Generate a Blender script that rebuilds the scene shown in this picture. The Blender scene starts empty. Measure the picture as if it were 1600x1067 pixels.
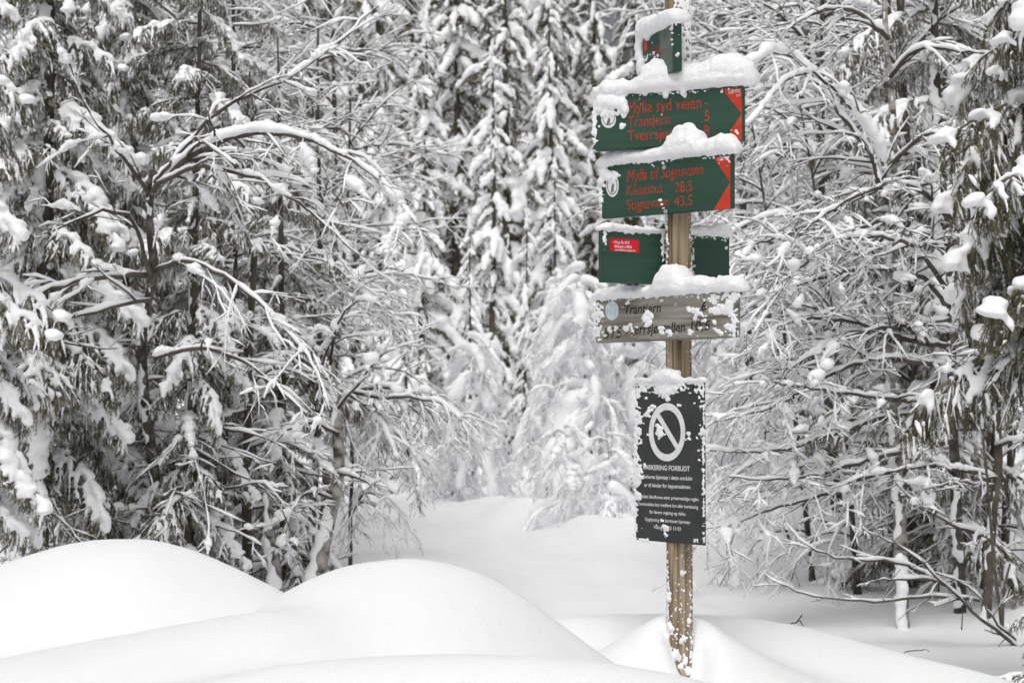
import bpy, math, random
import numpy as np
from mathutils import Matrix, Vector

# ------------------------------------------------------------------ camera, world, sun, exposure
scene = bpy.context.scene
COL = scene.collection
FPX = 2940.0                       # focal length in photo pixels (1600 wide)
CAM_Z = 1.6
PITCH = math.atan(107.0 / FPX)     # horizon lies 107 px under the picture centre
cam_d = bpy.data.cameras.new('camera')
cam = bpy.data.objects.new('camera', cam_d)
COL.objects.link(cam)
cam_d.sensor_width = 36.0
cam_d.lens = 36.0 * FPX / 1600.0
cam_d.clip_start = 0.05
cam_d.clip_end = 600.0
cam.location = (0, 0, CAM_Z)
cam.rotation_euler = (math.radians(90) + PITCH, 0, 0)
cam_d.dof.use_dof = True
cam_d.dof.focus_distance = 4.9
cam_d.dof.aperture_fstop = 9.0
scene.camera = cam

world = bpy.data.worlds.new('World')
scene.world = world
world.use_nodes = True
wn, wl = world.node_tree.nodes, world.node_tree.links
wn.clear()
w_out = wn.new('ShaderNodeOutputWorld')
w_bg = wn.new('ShaderNodeBackground')
w_sky = wn.new('ShaderNodeTexSky')
w_hs = wn.new('ShaderNodeHueSaturation')
SUN_EL, SUN_AZ = math.radians(57), math.radians(190)   # azimuth from +Y, clockwise: behind the camera
w_sky.sky_type = 'NISHITA'
w_sky.sun_disc = False
w_sky.sun_elevation = SUN_EL
w_sky.sun_rotation = SUN_AZ
w_sky.air_density = 1.0
w_sky.dust_density = 8.0
w_sky.ozone_density = 1.0
w_hs.inputs['Saturation'].default_value = 0.22        # cloud cover: the same sky, grey
w_bg.inputs['Strength'].default_value = 0.11
wl.new(w_sky.outputs[0], w_hs.inputs['Color'])
wl.new(w_hs.outputs[0], w_bg.inputs['Color'])
wl.new(w_bg.outputs[0], w_out.inputs['Surface'])

sun_d = bpy.data.lights.new('sun', 'SUN')
sun_d.energy = 1.5
sun_d.angle = math.radians(38)
sun_d.color = (1.0, 0.985, 0.965)
sun = bpy.data.objects.new('sun', sun_d)
COL.objects.link(sun)
sdir = Vector((math.sin(SUN_AZ) * math.cos(SUN_EL), math.cos(SUN_AZ) * math.cos(SUN_EL), math.sin(SUN_EL)))
sun.rotation_euler = sdir.to_track_quat('Z', 'Y').to_euler()
sun.location = (0, 0, 20)

vs = scene.view_settings
vs.view_transform = 'Standard'
vs.look = 'None'
vs.exposure = -0.46
vs.gamma = 1.0
vs.use_curve_mapping = False
cy = scene.cycles
cy.max_bounces = 14
cy.diffuse_bounces = 14
cy.glossy_bounces = 2
cy.transmission_bounces = 2
cy.use_denoising = True
cy.use_adaptive_sampling = True
cy.adaptive_threshold = 0.04

# ------------------------------------------------------------------ helpers
cP, sP = math.cos(PITCH), math.sin(PITCH)
CAM = np.array([0, 0, CAM_Z])

def ray(x, y):
    """direction (y component 1) of the sight line through photo pixel x, y"""
    dx, dz = (x - 800.0) / FPX, (533.5 - y) / FPX
    wy, wz = cP - dz * sP, sP + dz * cP
    return np.array([dx / wy, 1.0, wz / wy])

def at(x, y, Y):
    return CAM + ray(x, y) * Y

def h3(ix, iy, iz, seed):
    n = (ix.astype(np.int64) * 374761393 + iy.astype(np.int64) * 668265263 + iz.astype(np.int64) * 2147483647 + seed * 1013904223)
    n = (n ^ (n >> 13)) * 1274126177
    n = n & 0x7fffffff
    n = (n ^ (n >> 16)) * 1103515245
    return ((n & 0x7fffffff) / float(0x7fffffff))

def vnoise(P, seed=0):
    P = np.asarray(P, float)
    i = np.floor(P).astype(np.int64)
    f = P - i
    f = f * f * (3 - 2 * f)
    r = 0
    for a in (0, 1):
        for b in (0, 1):
            for c in (0, 1):
                w = (f[:, 0] if a else 1 - f[:, 0]) * (f[:, 1] if b else 1 - f[:, 1]) * (f[:, 2] if c else 1 - f[:, 2])
                r = r + w * h3(i[:, 0] + a, i[:, 1] + b, i[:, 2] + c, seed)
    return r * 2 - 1

def make_mesh(name, V, F=None, T=None, mats=(), smooth=True, midx=None):
    """V (n,3); F quads (m,4); T triangles (k,3)"""
    V = np.asarray(V, np.float32)
    me = bpy.data.meshes.new(name)
    F = np.zeros((0, 4), np.int32) if F is None else np.asarray(F, np.int32).reshape(-1, 4)
    T = np.zeros((0, 3), np.int32) if T is None else np.asarray(T, np.int32).reshape(-1, 3)
    me.vertices.add(len(V))
    me.vertices.foreach_set('co', V.ravel())
    nl = len(F) * 4 + len(T) * 3
    me.loops.add(nl)
    me.loops.foreach_set('vertex_index', np.concatenate([F.ravel(), T.ravel()]).astype(np.int32))
    me.polygons.add(len(F) + len(T))
    ls = np.concatenate([np.arange(len(F)) * 4, len(F) * 4 + np.arange(len(T)) * 3]).astype(np.int32)
    me.polygons.foreach_set('loop_start', ls)
    if smooth:
        me.polygons.foreach_set('use_smooth', np.ones(len(ls), bool))
    for m in mats:
        me.materials.append(m)
    if midx is not None:
        me.polygons.foreach_set('material_index', np.asarray(midx, np.int32))
    me.update(calc_edges=True)
    me.validate()
    return me

def link(name, me, parent=None, loc=None):
    o = bpy.data.objects.new(name, me)
    COL.objects.link(o)
    if parent is not None:
        o.parent = parent
    if loc is not None:
        o.location = loc
    return o

def thing(name, label, cat, loc=(0, 0, 0), group=None, rz=0.0, scale=None):
    o = bpy.data.objects.new(name, None)
    o.empty_display_size = 0.1
    COL.objects.link(o)
    o.location = loc
    o.rotation_euler = (0, 0, rz)
    if scale is not None:
        o.scale = scale if hasattr(scale, '__len__') else (scale,) * 3
    tag(o, label, cat, group)
    return o

def snow_part(me, parent, name='snow'):
    o = link(name, me, parent)
    o['kind'] = 'stuff'
    return o

def tag(o, label=None, cat=None, group=None, kind=None):
    if label: o['label'] = label
    if cat: o['category'] = cat
    if group: o['group'] = group
    if kind: o['kind'] = kind
    return o

def ico(sub):
    import bmesh
    bm = bmesh.new()
    bmesh.ops.create_icosphere(bm, subdivisions=sub, radius=1.0)
    V = np.array([v.co[:] for v in bm.verts])
    T = np.array([[v.index for v in f.verts] for f in bm.faces])
    bm.free()
    return V, T
ICO1, ICO2 = ico(1), ico(2)

def ellipsoids(C, R, rots=None, base=None):
    """union soup of ellipsoids: centres C (n,3), radii R (n,3)"""
    bV, bT = base or ICO2
    C, R = np.asarray(C, float), np.asarray(R, float)
    n, k = len(C), len(bV)
    V = bV[None] * R[:, None, :]
    if rots is not None:
        V = np.einsum('nij,nkj->nki', np.asarray(rots), V)
    V = V + C[:, None, :]
    T = bT[None] + (np.arange(n) * k)[:, None, None]
    return V.reshape(-1, 3), T.reshape(-1, 3)

def remesh(V, T, voxel):
    me = make_mesh('tmp', V, None, T, smooth=False)
    o = bpy.data.objects.new('tmp', me)
    COL.objects.link(o)
    m = o.modifiers.new('r', 'REMESH')
    m.mode = 'VOXEL'
    m.voxel_size = voxel
    dg = bpy.context.evaluated_depsgraph_get()
    ev = o.evaluated_get(dg)
    em = ev.to_mesh()
    n = len(em.vertices)
    co = np.empty(n * 3, np.float32); em.vertices.foreach_get('co', co)
    no = np.empty(n * 3, np.float32); em.vertices.foreach_get('normal', no)
    np_ = len(em.polygons)
    lt = np.empty(np_, np.int32); em.polygons.foreach_get('loop_total', lt)
    lv = np.empty(len(em.loops), np.int32); em.loops.foreach_get('vertex_index', lv)
    if (lt == 4).all():
        F, Tt = lv.reshape(-1, 4).copy(), None
    else:
        st = np.concatenate([[0], np.cumsum(lt)[:-1]])
        F = np.array([lv[s:s + 4] for s, l in zip(st, lt) if l == 4])
        Tt = np.array([lv[s:s + 3] for s, l in zip(st, lt) if l == 3])
    ev.to_mesh_clear()
    bpy.data.objects.remove(o)
    bpy.data.meshes.remove(me)
    return co.reshape(-1, 3).astype(float), no.reshape(-1, 3).astype(float), F, Tt

def relax(V, F, T, it):
    E = [F[:, [0, 1]], F[:, [1, 2]], F[:, [2, 3]], F[:, [3, 0]]] if F is not None and len(F) else []
    if T is not None and len(T): E += [T[:, [0, 1]], T[:, [1, 2]], T[:, [2, 0]]]
    E = np.concatenate(E)
    n = len(V)
    cnt = np.bincount(E[:, 0], minlength=n) + np.bincount(E[:, 1], minlength=n) + 1e-9
    for k in range(it):
        A = np.stack([np.bincount(E[:, 0], V[E[:, 1], c], n) + np.bincount(E[:, 1], V[E[:, 0], c], n) for c in range(3)], 1) / cnt[:, None]
        V = V + (A - V) * (0.6 if k % 2 == 0 else 0.45)
    return V

def lumps(C, R, voxel, amp=0.0, freq=40.0, seed=0, rots=None, it=0):
    V, T = ellipsoids(C, R, rots)
    co, no, F, Tt = remesh(V, T, voxel)
    if it: co = relax(co, F, Tt, it)
    if amp:
        d = vnoise(co * freq, seed) * 0.6 + vnoise(co * freq * 2.3, seed + 1) * 0.4
        co = co + no * (d * amp)[:, None]
    return co, F, Tt

def norm(v):
    v = np.asarray(v, float)
    return v / (np.linalg.norm(v) + 1e-12)

def sweep(pts, rad, sides, cap=True):
    """tube along pts with radii; rad (n,) or (n,2) for side/up radii. Returns V, F, T"""
    pts = np.asarray(pts, float)
    n = len(pts)
    tg = np.gradient(pts, axis=0)
    tg /= np.linalg.norm(tg, axis=1)[:, None] + 1e-12
    up = np.array([0, 0, 1.0])
    s = np.cross(tg, up)
    ln = np.linalg.norm(s, axis=1)
    bad = ln < 0.15
    if bad.any():
        s[bad] = np.cross(tg[bad], np.array([0, 1.0, 0]))
        ln = np.linalg.norm(s, axis=1)
    s /= ln[:, None] + 1e-12
    u = np.cross(s, tg)
    a = np.arange(sides) * 2 * math.pi / sides
    rad = np.asarray(rad, float)
    ru = rad[:, 1] if rad.ndim == 2 else rad
    rs = rad[:, 0] if rad.ndim == 2 else rad
    V = pts[:, None, :] + s[:, None, :] * (rs[:, None] * np.cos(a))[:, :, None] + u[:, None, :] * (ru[:, None] * np.sin(a))[:, :, None]
    V = V.reshape(-1, 3)
    i = np.arange(n - 1)[:, None] * sides
    j = np.arange(sides)[None]
    j2 = (j + 1) % sides
    F = np.stack([i + j, i + j2, i + sides + j2, i + sides + j], -1).reshape(-1, 4)
    T = []
    if cap:
        V = np.concatenate([V, pts[:1], pts[-1:]])
        c0, c1 = n * sides, n * sides + 1
        jj = np.arange(sides)
        T = np.concatenate([np.stack([np.full(sides, c0), (jj + 1) % sides, jj], -1),
                            np.stack([np.full(sides, c1), (n - 1) * sides + jj, (n - 1) * sides + (jj + 1) % sides], -1)])
    return V, F, np.asarray(T).reshape(-1, 3)

class MB:
    """collects pieces of one mesh"""
    def __init__(self):
        self.V, self.F, self.T, self.n = [], [], [], 0
    def add(self, V, F=None, T=None):
        V = np.asarray(V, float)
        self.V.append(V)
        if F is not None and len(F): self.F.append(np.asarray(F) + self.n)
        if T is not None and len(T): self.T.append(np.asarray(T) + self.n)
        self.n += len(V)
    def arrays(self):
        V = np.concatenate(self.V) if self.V else np.zeros((0, 3))
        F = np.concatenate(self.F) if self.F else None
        T = np.concatenate(self.T) if self.T else None
        return V, F, T
    def mesh(self, name, mat, smooth=True):
        V, F, T = self.arrays()
        return make_mesh(name, V, F, T, (mat,), smooth)

def spline(P, step):
    """Catmull-Rom through P, resampled at about step"""
    P = np.asarray(P, float)
    Q = np.vstack([2 * P[0] - P[1], P, 2 * P[-1] - P[-2]])
    out = []
    for k in range(1, len(Q) - 2):
        d = np.linalg.norm(Q[k + 1] - Q[k])
        m = max(2, int(d / step))
        t = (np.arange(m) / m)[:, None]
        p0, p1, p2, p3 = Q[k - 1], Q[k], Q[k + 1], Q[k + 2]
        out.append(0.5 * (2 * p1 + (p2 - p0) * t + (2 * p0 - 5 * p1 + 4 * p2 - p3) * t ** 2 + (3 * p1 - p0 - 3 * p2 + p3) * t ** 3))
    out.append(P[-1:])
    return np.concatenate(out)

# ------------------------------------------------------------------ materials
def mat(name):
    m = bpy.data.materials.new(name)
    m.use_nodes = True
    nt = m.node_tree
    b = nt.nodes['Principled BSDF']
    return m, nt, nt.nodes, nt.links, b

def ramp(nodes, stops):
    r = nodes.new('ShaderNodeValToRGB')
    e = r.color_ramp.elements
    while len(e) < len(stops): e.new(0.5)
    for k, (p, c) in enumerate(stops):
        e[k].position = p
        e[k].color = (*c, 1) if len(c) == 3 else c
    return r

def noise_mat(name, stops, scale=(1, 1, 1), nscale=5, detail=4, rough=0.7, bump=0.0, bscale=None, spec=0.3, dist=0.01, rnd=0.0):
    m, nt, N, L, b = mat(name)
    tc = N.new('ShaderNodeTexCoord'); mp = N.new('ShaderNodeMapping'); mp.inputs['Scale'].default_value = scale
    nz = N.new('ShaderNodeTexNoise'); nz.inputs['Scale'].default_value = nscale; nz.inputs['Detail'].default_value = detail
    L.new(tc.outputs['Object'], mp.inputs['Vector']); L.new(mp.outputs[0], nz.inputs['Vector'])
    r = ramp(N, stops)
    L.new(nz.outputs['Fac'], r.inputs[0])
    colour = r.outputs[0]
    if rnd:
        oi = N.new('ShaderNodeObjectInfo'); hs = N.new('ShaderNodeHueSaturation'); mr = N.new('ShaderNodeMapRange')
        mr.inputs['To Min'].default_value = 1 - rnd; mr.inputs['To Max'].default_value = 1 + rnd
        L.new(oi.outputs['Random'], mr.inputs['Value']); L.new(mr.outputs[0], hs.inputs['Value']); L.new(colour, hs.inputs['Color'])
        colour = hs.outputs[0]
    L.new(colour, b.inputs['Base Color'])
    b.inputs['Roughness'].default_value = rough
    b.inputs['Specular IOR Level'].default_value = spec
    if bump:
        n2 = N.new('ShaderNodeTexNoise'); n2.inputs['Scale'].default_value = bscale or nscale * 3; n2.inputs['Detail'].default_value = 5
        L.new(mp.outputs[0], n2.inputs['Vector'])
        bp = N.new('ShaderNodeBump'); bp.inputs['Strength'].default_value = bump; bp.inputs['Distance'].default_value = dist
        L.new(n2.outputs['Fac'], bp.inputs['Height']); L.new(bp.outputs[0], b.inputs['Normal'])
    return m

M_SNOW = noise_mat('snow', [(0.3, (0.915, 0.925, 0.94)), (0.7, (0.94, 0.945, 0.955))], nscale=9, rough=0.75, bump=0.9, bscale=260, spec=0.15, dist=0.004)
M_SNOWT = noise_mat('tree_snow', [(0.3, (0.93, 0.937, 0.95)), (0.7, (0.95, 0.955, 0.963))], nscale=4, detail=0, rough=0.8, spec=0.1)
M_SNOWG = noise_mat('ground_snow', [(0.3, (0.91, 0.92, 0.94)), (0.7, (0.93, 0.94, 0.955))], nscale=3, rough=0.7, bump=0.6, bscale=230, spec=0.2, dist=0.003)
M_NEEDLE = noise_mat('spruce_needles', [(0.3, (0.080, 0.078, 0.040)), (0.5, (0.132, 0.124, 0.074)), (0.7, (0.24, 0.220, 0.160))], nscale=9, detail=0, rough=0.6, spec=0.3, rnd=0.2)
M_SPRUCE = noise_mat('spruce_bark', [(0.3, (0.055, 0.048, 0.038)), (0.6, (0.105, 0.093, 0.075)), (0.8, (0.18, 0.168, 0.145))], scale=(1, 1, 0.35), nscale=22, rough=0.9, bump=0.8, bscale=60, dist=0.01)
M_BIRCH = noise_mat('birch_bark', [(0.36, (0.045, 0.040, 0.034)), (0.54, (0.095, 0.085, 0.072)), (0.70, (0.24, 0.23, 0.21))], scale=(1, 1, 0.5), nscale=30, detail=6, rough=0.85, bump=0.6, bscale=70, dist=0.006)
M_BIRCHL = noise_mat('pale_birch_bark', [(0.36, (0.07, 0.062, 0.054)), (0.47, (0.26, 0.245, 0.225)), (0.66, (0.42, 0.405, 0.38))], scale=(1, 1, 1.2), nscale=22, detail=6, rough=0.85, bump=0.5, bscale=60, dist=0.005)
M_TWIG = noise_mat('twig_bark', [(0.3, (0.055, 0.046, 0.037)), (0.7, (0.115, 0.10, 0.082))], nscale=14, detail=1, rough=0.8)
M_DEAD = noise_mat('dead_twig_bark', [(0.3, (0.07, 0.062, 0.050)), (0.7, (0.14, 0.125, 0.105))], nscale=14, detail=1, rough=0.9)

def wood_mat(name, c_dark, c_mid, c_light, zscale, horizontal=False, streak=0.5):
    m, nt, N, L, b = mat(name)
    tc = N.new('ShaderNodeTexCoord'); mp = N.new('ShaderNodeMapping')
    mp.inputs['Scale'].default_value = (zscale, 1, 1) if horizontal else (1, 1, zscale)
    L.new(tc.outputs['Object'], mp.inputs['Vector'])
    n1 = N.new('ShaderNodeTexNoise'); n1.inputs['Scale'].default_value = 48; n1.inputs['Detail'].default_value = 6; n1.inputs['Distortion'].default_value = 0.8
    n2 = N.new('ShaderNodeTexNoise'); n2.inputs['Scale'].default_value = 90; n2.inputs['Detail'].default_value = 4
    L.new(mp.outputs[0], n1.inputs['Vector']); L.new(mp.outputs[0], n2.inputs['Vector'])
    r1 = ramp(N, [(0.3, c_dark), (0.47, c_mid), (0.66, c_light)])
    r2 = ramp(N, [(0.36, (0.35, 0.33, 0.30)), (0.5, (1, 1, 1))])
    L.new(n1.outputs['Fac'], r1.inputs[0]); L.new(n2.outputs['Fac'], r2.inputs[0])
    mx = N.new('ShaderNodeMix'); mx.data_type = 'RGBA'; mx.blend_type = 'MULTIPLY'
    mx.inputs[0].default_value = streak
    L.new(r1.outputs[0], mx.inputs[6]); L.new(r2.outputs[0], mx.inputs[7])
    L.new(mx.outputs[2], b.inputs['Base Color'])
    b.inputs['Roughness'].default_value = 0.75
    b.inputs['Specular IOR Level'].default_value = 0.25
    bp = N.new('ShaderNodeBump'); bp.inputs['Strength'].default_value = 0.5; bp.inputs['Distance'].default_value = 0.003
    L.new(n2.outputs['Fac'], bp.inputs['Height']); L.new(bp.outputs[0], b.inputs['Normal'])
    return m

M_POST = wood_mat('post_wood', (0.12, 0.085, 0.055), (0.31, 0.24, 0.16), (0.43, 0.35, 0.25), 0.045, streak=0.85)
M_GREYW = wood_mat('weathered_board', (0.175, 0.162, 0.138), (0.27, 0.255, 0.222), (0.35, 0.335, 0.30), 0.06, True, 0.6)
M_GREEN = noise_mat('green_paint', [(0.35, (0.021, 0.060, 0.039)), (0.65, (0.030, 0.078, 0.052))], scale=(0.3, 1, 3), nscale=14, rough=0.45, spec=0.4, bump=0.15, bscale=60, dist=0.001)
M_GFROST = noise_mat('frosted_green_paint', [(0.35, (0.10, 0.135, 0.11)), (0.65, (0.15, 0.18, 0.155))], nscale=30, rough=0.7, bump=0.3, bscale=200, dist=0.001)
M_RED = noise_mat('red_paint', [(0.35, (0.48, 0.038, 0.018)), (0.65, (0.56, 0.058, 0.028))], nscale=25, rough=0.5)
M_STICK = noise_mat('red_sticker', [(0.35, (0.60, 0.010, 0.028)), (0.65, (0.66, 0.016, 0.036))], nscale=25, rough=0.35)
M_LETTER = noise_mat('red_lettering', [(0.4, (0.29, 0.032, 0.020)), (0.6, (0.45, 0.052, 0.030))], nscale=120, rough=0.5)
M_WHITE = noise_mat('white_print', [(0.4, (0.72, 0.73, 0.74)), (0.6, (0.80, 0.80, 0.80))], nscale=60, rough=0.5)
M_BLACKP = noise_mat('charcoal_plate', [(0.35, (0.030, 0.032, 0.033)), (0.65, (0.042, 0.044, 0.045))], nscale=18, rough=0.42, spec=0.4)
M_BLACKL = noise_mat('black_lettering', [(0.4, (0.012, 0.011, 0.010)), (0.6, (0.03, 0.028, 0.025))], nscale=80, rough=0.8)
M_BLUE = noise_mat('pale_blue_disc', [(0.4, (0.48, 0.57, 0.66)), (0.6, (0.66, 0.72, 0.78))], nscale=70, rough=0.6)
M_BOLT = noise_mat('zinc_bolt', [(0.4, (0.30, 0.31, 0.31)), (0.6, (0.42, 0.43, 0.43))], nscale=90, rough=0.45)

# ------------------------------------------------------------------ snow ground
PX, PY = 0.4375, 4.94               # where the sign post stands
def crest(pix, Yc):
    """a drift's crest line given by picture points at depth Yc -> smooth height function of x"""
    xs = np.array([at(p[0], p[1], Yc)[0] for p in pix]); zs = np.array([at(p[0], p[1], Yc)[2] for p in pix])
    g = np.linspace(xs[0] - 0.6, xs[-1] + 0.6, 600)
    v = np.interp(g, xs, zs)
    v[g < xs[0]] = zs[0] - (xs[0] - g[g < xs[0]]) * 0.35
    v[g > xs[-1]] = zs[-1] - (g[g > xs[-1]] - xs[-1]) * 0.35
    h = g[1] - g[0]
    k = np.exp(-(np.arange(-40, 41) * h / 0.045) ** 2 / 2); k /= k.sum()
    v = np.convolve(np.pad(v, 40, mode='edge'), k, mode='valid')
    return g, v
DRIFTS = [
    (4.70, crest([(-500, 1010), (-250, 960), (-100, 918), (0, 886), (60, 864), (130, 845), (200, 838), (270, 845), (330, 868), (390, 899), (440, 925), (520, 975), (620, 1030), (800, 1110)], 4.70), 0.42, 0.30),
    (3.95, crest([(-500, 1110), (-200, 1060), (0, 1030), (200, 992), (330, 968), (420, 952), (500, 965), (620, 1010)], 3.95), 0.55, 0.5),
    (4.25, crest([(250, 1060), (340, 1000), (440, 924), (490, 898), (550, 878), (640, 870), (720, 882), (790, 912), (860, 962), (945, 1024), (1010, 1070), (1100, 1120)], 4.25), 0.45, 0.30),
    (3.45, crest([(150, 1110), (260, 1075), (400, 1042), (520, 1027), (650, 1021), (800, 1025), (950, 1034), (1050, 1052), (1150, 1078), (1400, 1130)], 3.45), 0.35, 0.35),
    (5.40, crest([(600, 1040), (760, 985), (870, 964), (1000, 963), (1180, 963), (1250, 972), (1300, 985), (1400, 1018), (1500, 1045), (1600, 1068), (1800, 1120), (2200, 1220)], 5.40), 0.40, 0.22),
]
CONE_R = np.linspace(0, 1.0, 400)
CONE_Z = np.interp(CONE_R, [0, 0.03, 0.05, 0.075, 0.1, 0.14, 0.18, 0.24, 0.31, 0.42, 0.6, 1.0], [-0.515, -0.517, -0.523, -0.538, -0.556, -0.586, -0.615, -0.653, -0.690, -0.735, -0.80, -1.0])
CONE_Z = np.convolve(np.pad(CONE_Z, 8, mode='edge'), np.ones(17) / 17, mode='valid')
def gz(x, y):
    """height of the snow at x, y (numpy arrays)"""
    x = np.asarray(x, float); y = np.asarray(y, float)
    g = lambda cx, cy, sx, sy, h, p=1.0: h * np.exp(-((((x - cx) / sx) ** 2 + ((y - cy) / sy) ** 2) / 2) ** p)
    P = np.stack([x.ravel(), y.ravel(), np.zeros(x.size)], 1)
    base = -0.86 + 0.0 * x
    # the trail dips between the bank and the wood, then runs level; banks rise into the wood
    base = base - 0.10 * np.exp(-((y - 7.2) / 1.6) ** 2)
    right = 1 / (1 + np.exp(-np.clip((x - 2.2) / 0.5, -50, 50)))
    base = base - 0.10 * right * np.exp(-((y - 8.0) / 2.2) ** 2)
    base = base + 0.12 / (1 + np.exp(-np.clip((x - 2.35) / 0.15, -50, 50))) * np.exp(-((y - 8.7) / 0.7) ** 2)
    base = base + 0.30 / (1 + np.exp(-np.clip((y - 24.5) / 1.0, -50, 50))) + 0.25 / (1 + np.exp(-np.clip((y - 30) / 3, -50, 50)))
    base = base + g(0.10, 15.6, 0.20, 0.35, 0.13) + g(-0.12, 16.8, 0.24, 0.5, 0.08) + g(0.40, 14.8, 0.15, 0.3, 0.20) + g(0.66, 15.2, 0.2, 0.4, 0.22) + g(1.0, 17.5, 0.6, 1.2, 0.14) + g(1.72, 13.4, 0.40, 1.0, 0.66) + g(2.3, 14.6, 0.5, 1.2, 0.5) + g(1.5, 11.9, 0.9, 0.9, 0.04)
    base = base + g(1.72, 11.2, 0.22, 0.35, 0.16) + g(2.35, 12.2, 0.45, 0.6, 0.40) + g(0.55, 13.2, 0.25, 0.4, 0.13)
    base = base - 0.10 * np.exp(-((x - 0.6) / 3.0) ** 2) * np.exp(-((y - 10.5) / 2.5) ** 2)
    n1 = vnoise(P * 0.55, 3).reshape(x.shape) * 0.045 + vnoise(P * 1.6, 4).reshape(x.shape) * 0.028 + vnoise(P * 4.2, 5).reshape(x.shape) * 0.008
    far = 1 / (1 + np.exp(-np.clip((y - 6.2) / 0.4, -50, 50)))
    xl = 0.75 - 0.115 * (y - 7.0) + 0.12 * np.sin(y * 0.55)
    trail = np.exp(-((y - 11.5) / 4.0) ** 4)
    rut = sum(np.exp(-((x - xl - o) / 0.075) ** 2) for o in (-0.62, -0.18, 0.20, 0.66))
    base = base - 0.028 * rut * trail * (0.7 + 0.3 * vnoise(P * 1.3, 6).reshape(x.shape))
    z = base + n1 * far + CAM_Z
    # ploughed bank in the foreground: rounded drifts, blended where they meet
    k = 0.022
    acc = np.exp(np.clip((z - CAM_Z) / k, -60, 20))
    for (Yc, (gx_, gv_), wf, wb) in DRIFTS:
        hz = np.interp(x, gx_, gv_, left=CAM_Z - 1.1, right=CAM_Z - 1.1)
        dy = y - Yc
        d = np.where(dy < 0, -dy / wf, dy / wb)
        zi = hz - 0.16 * d ** 2 / (0.6 + np.abs(d)) * 1.6
        acc = acc + np.exp(np.clip((zi - CAM_Z) / k, -60, 20))
    # snow piled against the post, open towards the camera
    dx, dy = x - PX, y - PY
    r = np.sqrt(dx ** 2 + dy ** 2)
    rr_ = np.sqrt(dx ** 2 + (dy - 0.035) ** 2 + 0.0036)
    cone = np.interp(rr_, CONE_R, CONE_Z)
    acc = acc + np.exp(np.clip(cone / k, -60, 20))
    z = k * np.log(acc) + CAM_Z
    z = z - 0.215 * np.exp(-((dx - 0.012 + 0.10 * dy) / 0.042) ** 2) * np.exp(-(r / 0.17) ** 2) / (1 + np.exp(np.clip((dy + 0.008) / 0.012, -50, 50)))
    nn = vnoise(P * 2.4, 8).reshape(x.shape) * 0.008 + vnoise(P * 9, 9).reshape(x.shape) * 0.0022 + vnoise(P * 24, 10).reshape(x.shape) * 0.0011
    nz = vnoise(P * np.array([26, 26, 1]), 12).reshape(x.shape) * 0.004 * np.exp(-(r / 0.25) ** 2)
    return z + nn + nz

def axis(lo, hi, fine_lo, fine_hi, fine, growth):
    a = list(np.arange(fine_lo, fine_hi + 1e-6, fine))
    s = fine; v = fine_hi
    while v < hi:
        s *= growth; v += s; a.append(v)
    s = fine; v = fine_lo; pre = []
    while v > lo:
        s *= growth; v -= s; pre.append(v)
    return np.array(pre[::-1] + a)
gx = axis(-160, 160, -1.7, 1.7, 0.022, 1.07)
gy = axis(-60, 260, 2.8, 5.8, 0.028, 1.022)
XX, YY = np.meshgrid(gx, gy)
ZZ = gz(XX, YY)
nx, ny = len(gx), len(gy)
ii = (np.arange(ny - 1)[:, None] * nx + np.arange(nx - 1)[None]).ravel()
ground = link('snowy_ground', make_mesh('snowy_ground', np.stack([XX.ravel(), YY.ravel(), ZZ.ravel()], 1),
              np.stack([ii, ii + 1, ii + nx + 1, ii + nx], 1), None, (M_SNOWG,)))
tag(ground, 'deep white snow with rounded drifts around the post', None, None, 'structure')

def gz1(x, y):
    return float(gz(np.array([x]), np.array([y]))[0])

def foot(px, Y, sink=0.05):
    x = (px - 800) / FPX * Y
    return np.array([x, Y, gz1(x, Y) - sink])

# ------------------------------------------------------------------ sign post
rngp = np.random.default_rng(5)

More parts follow.
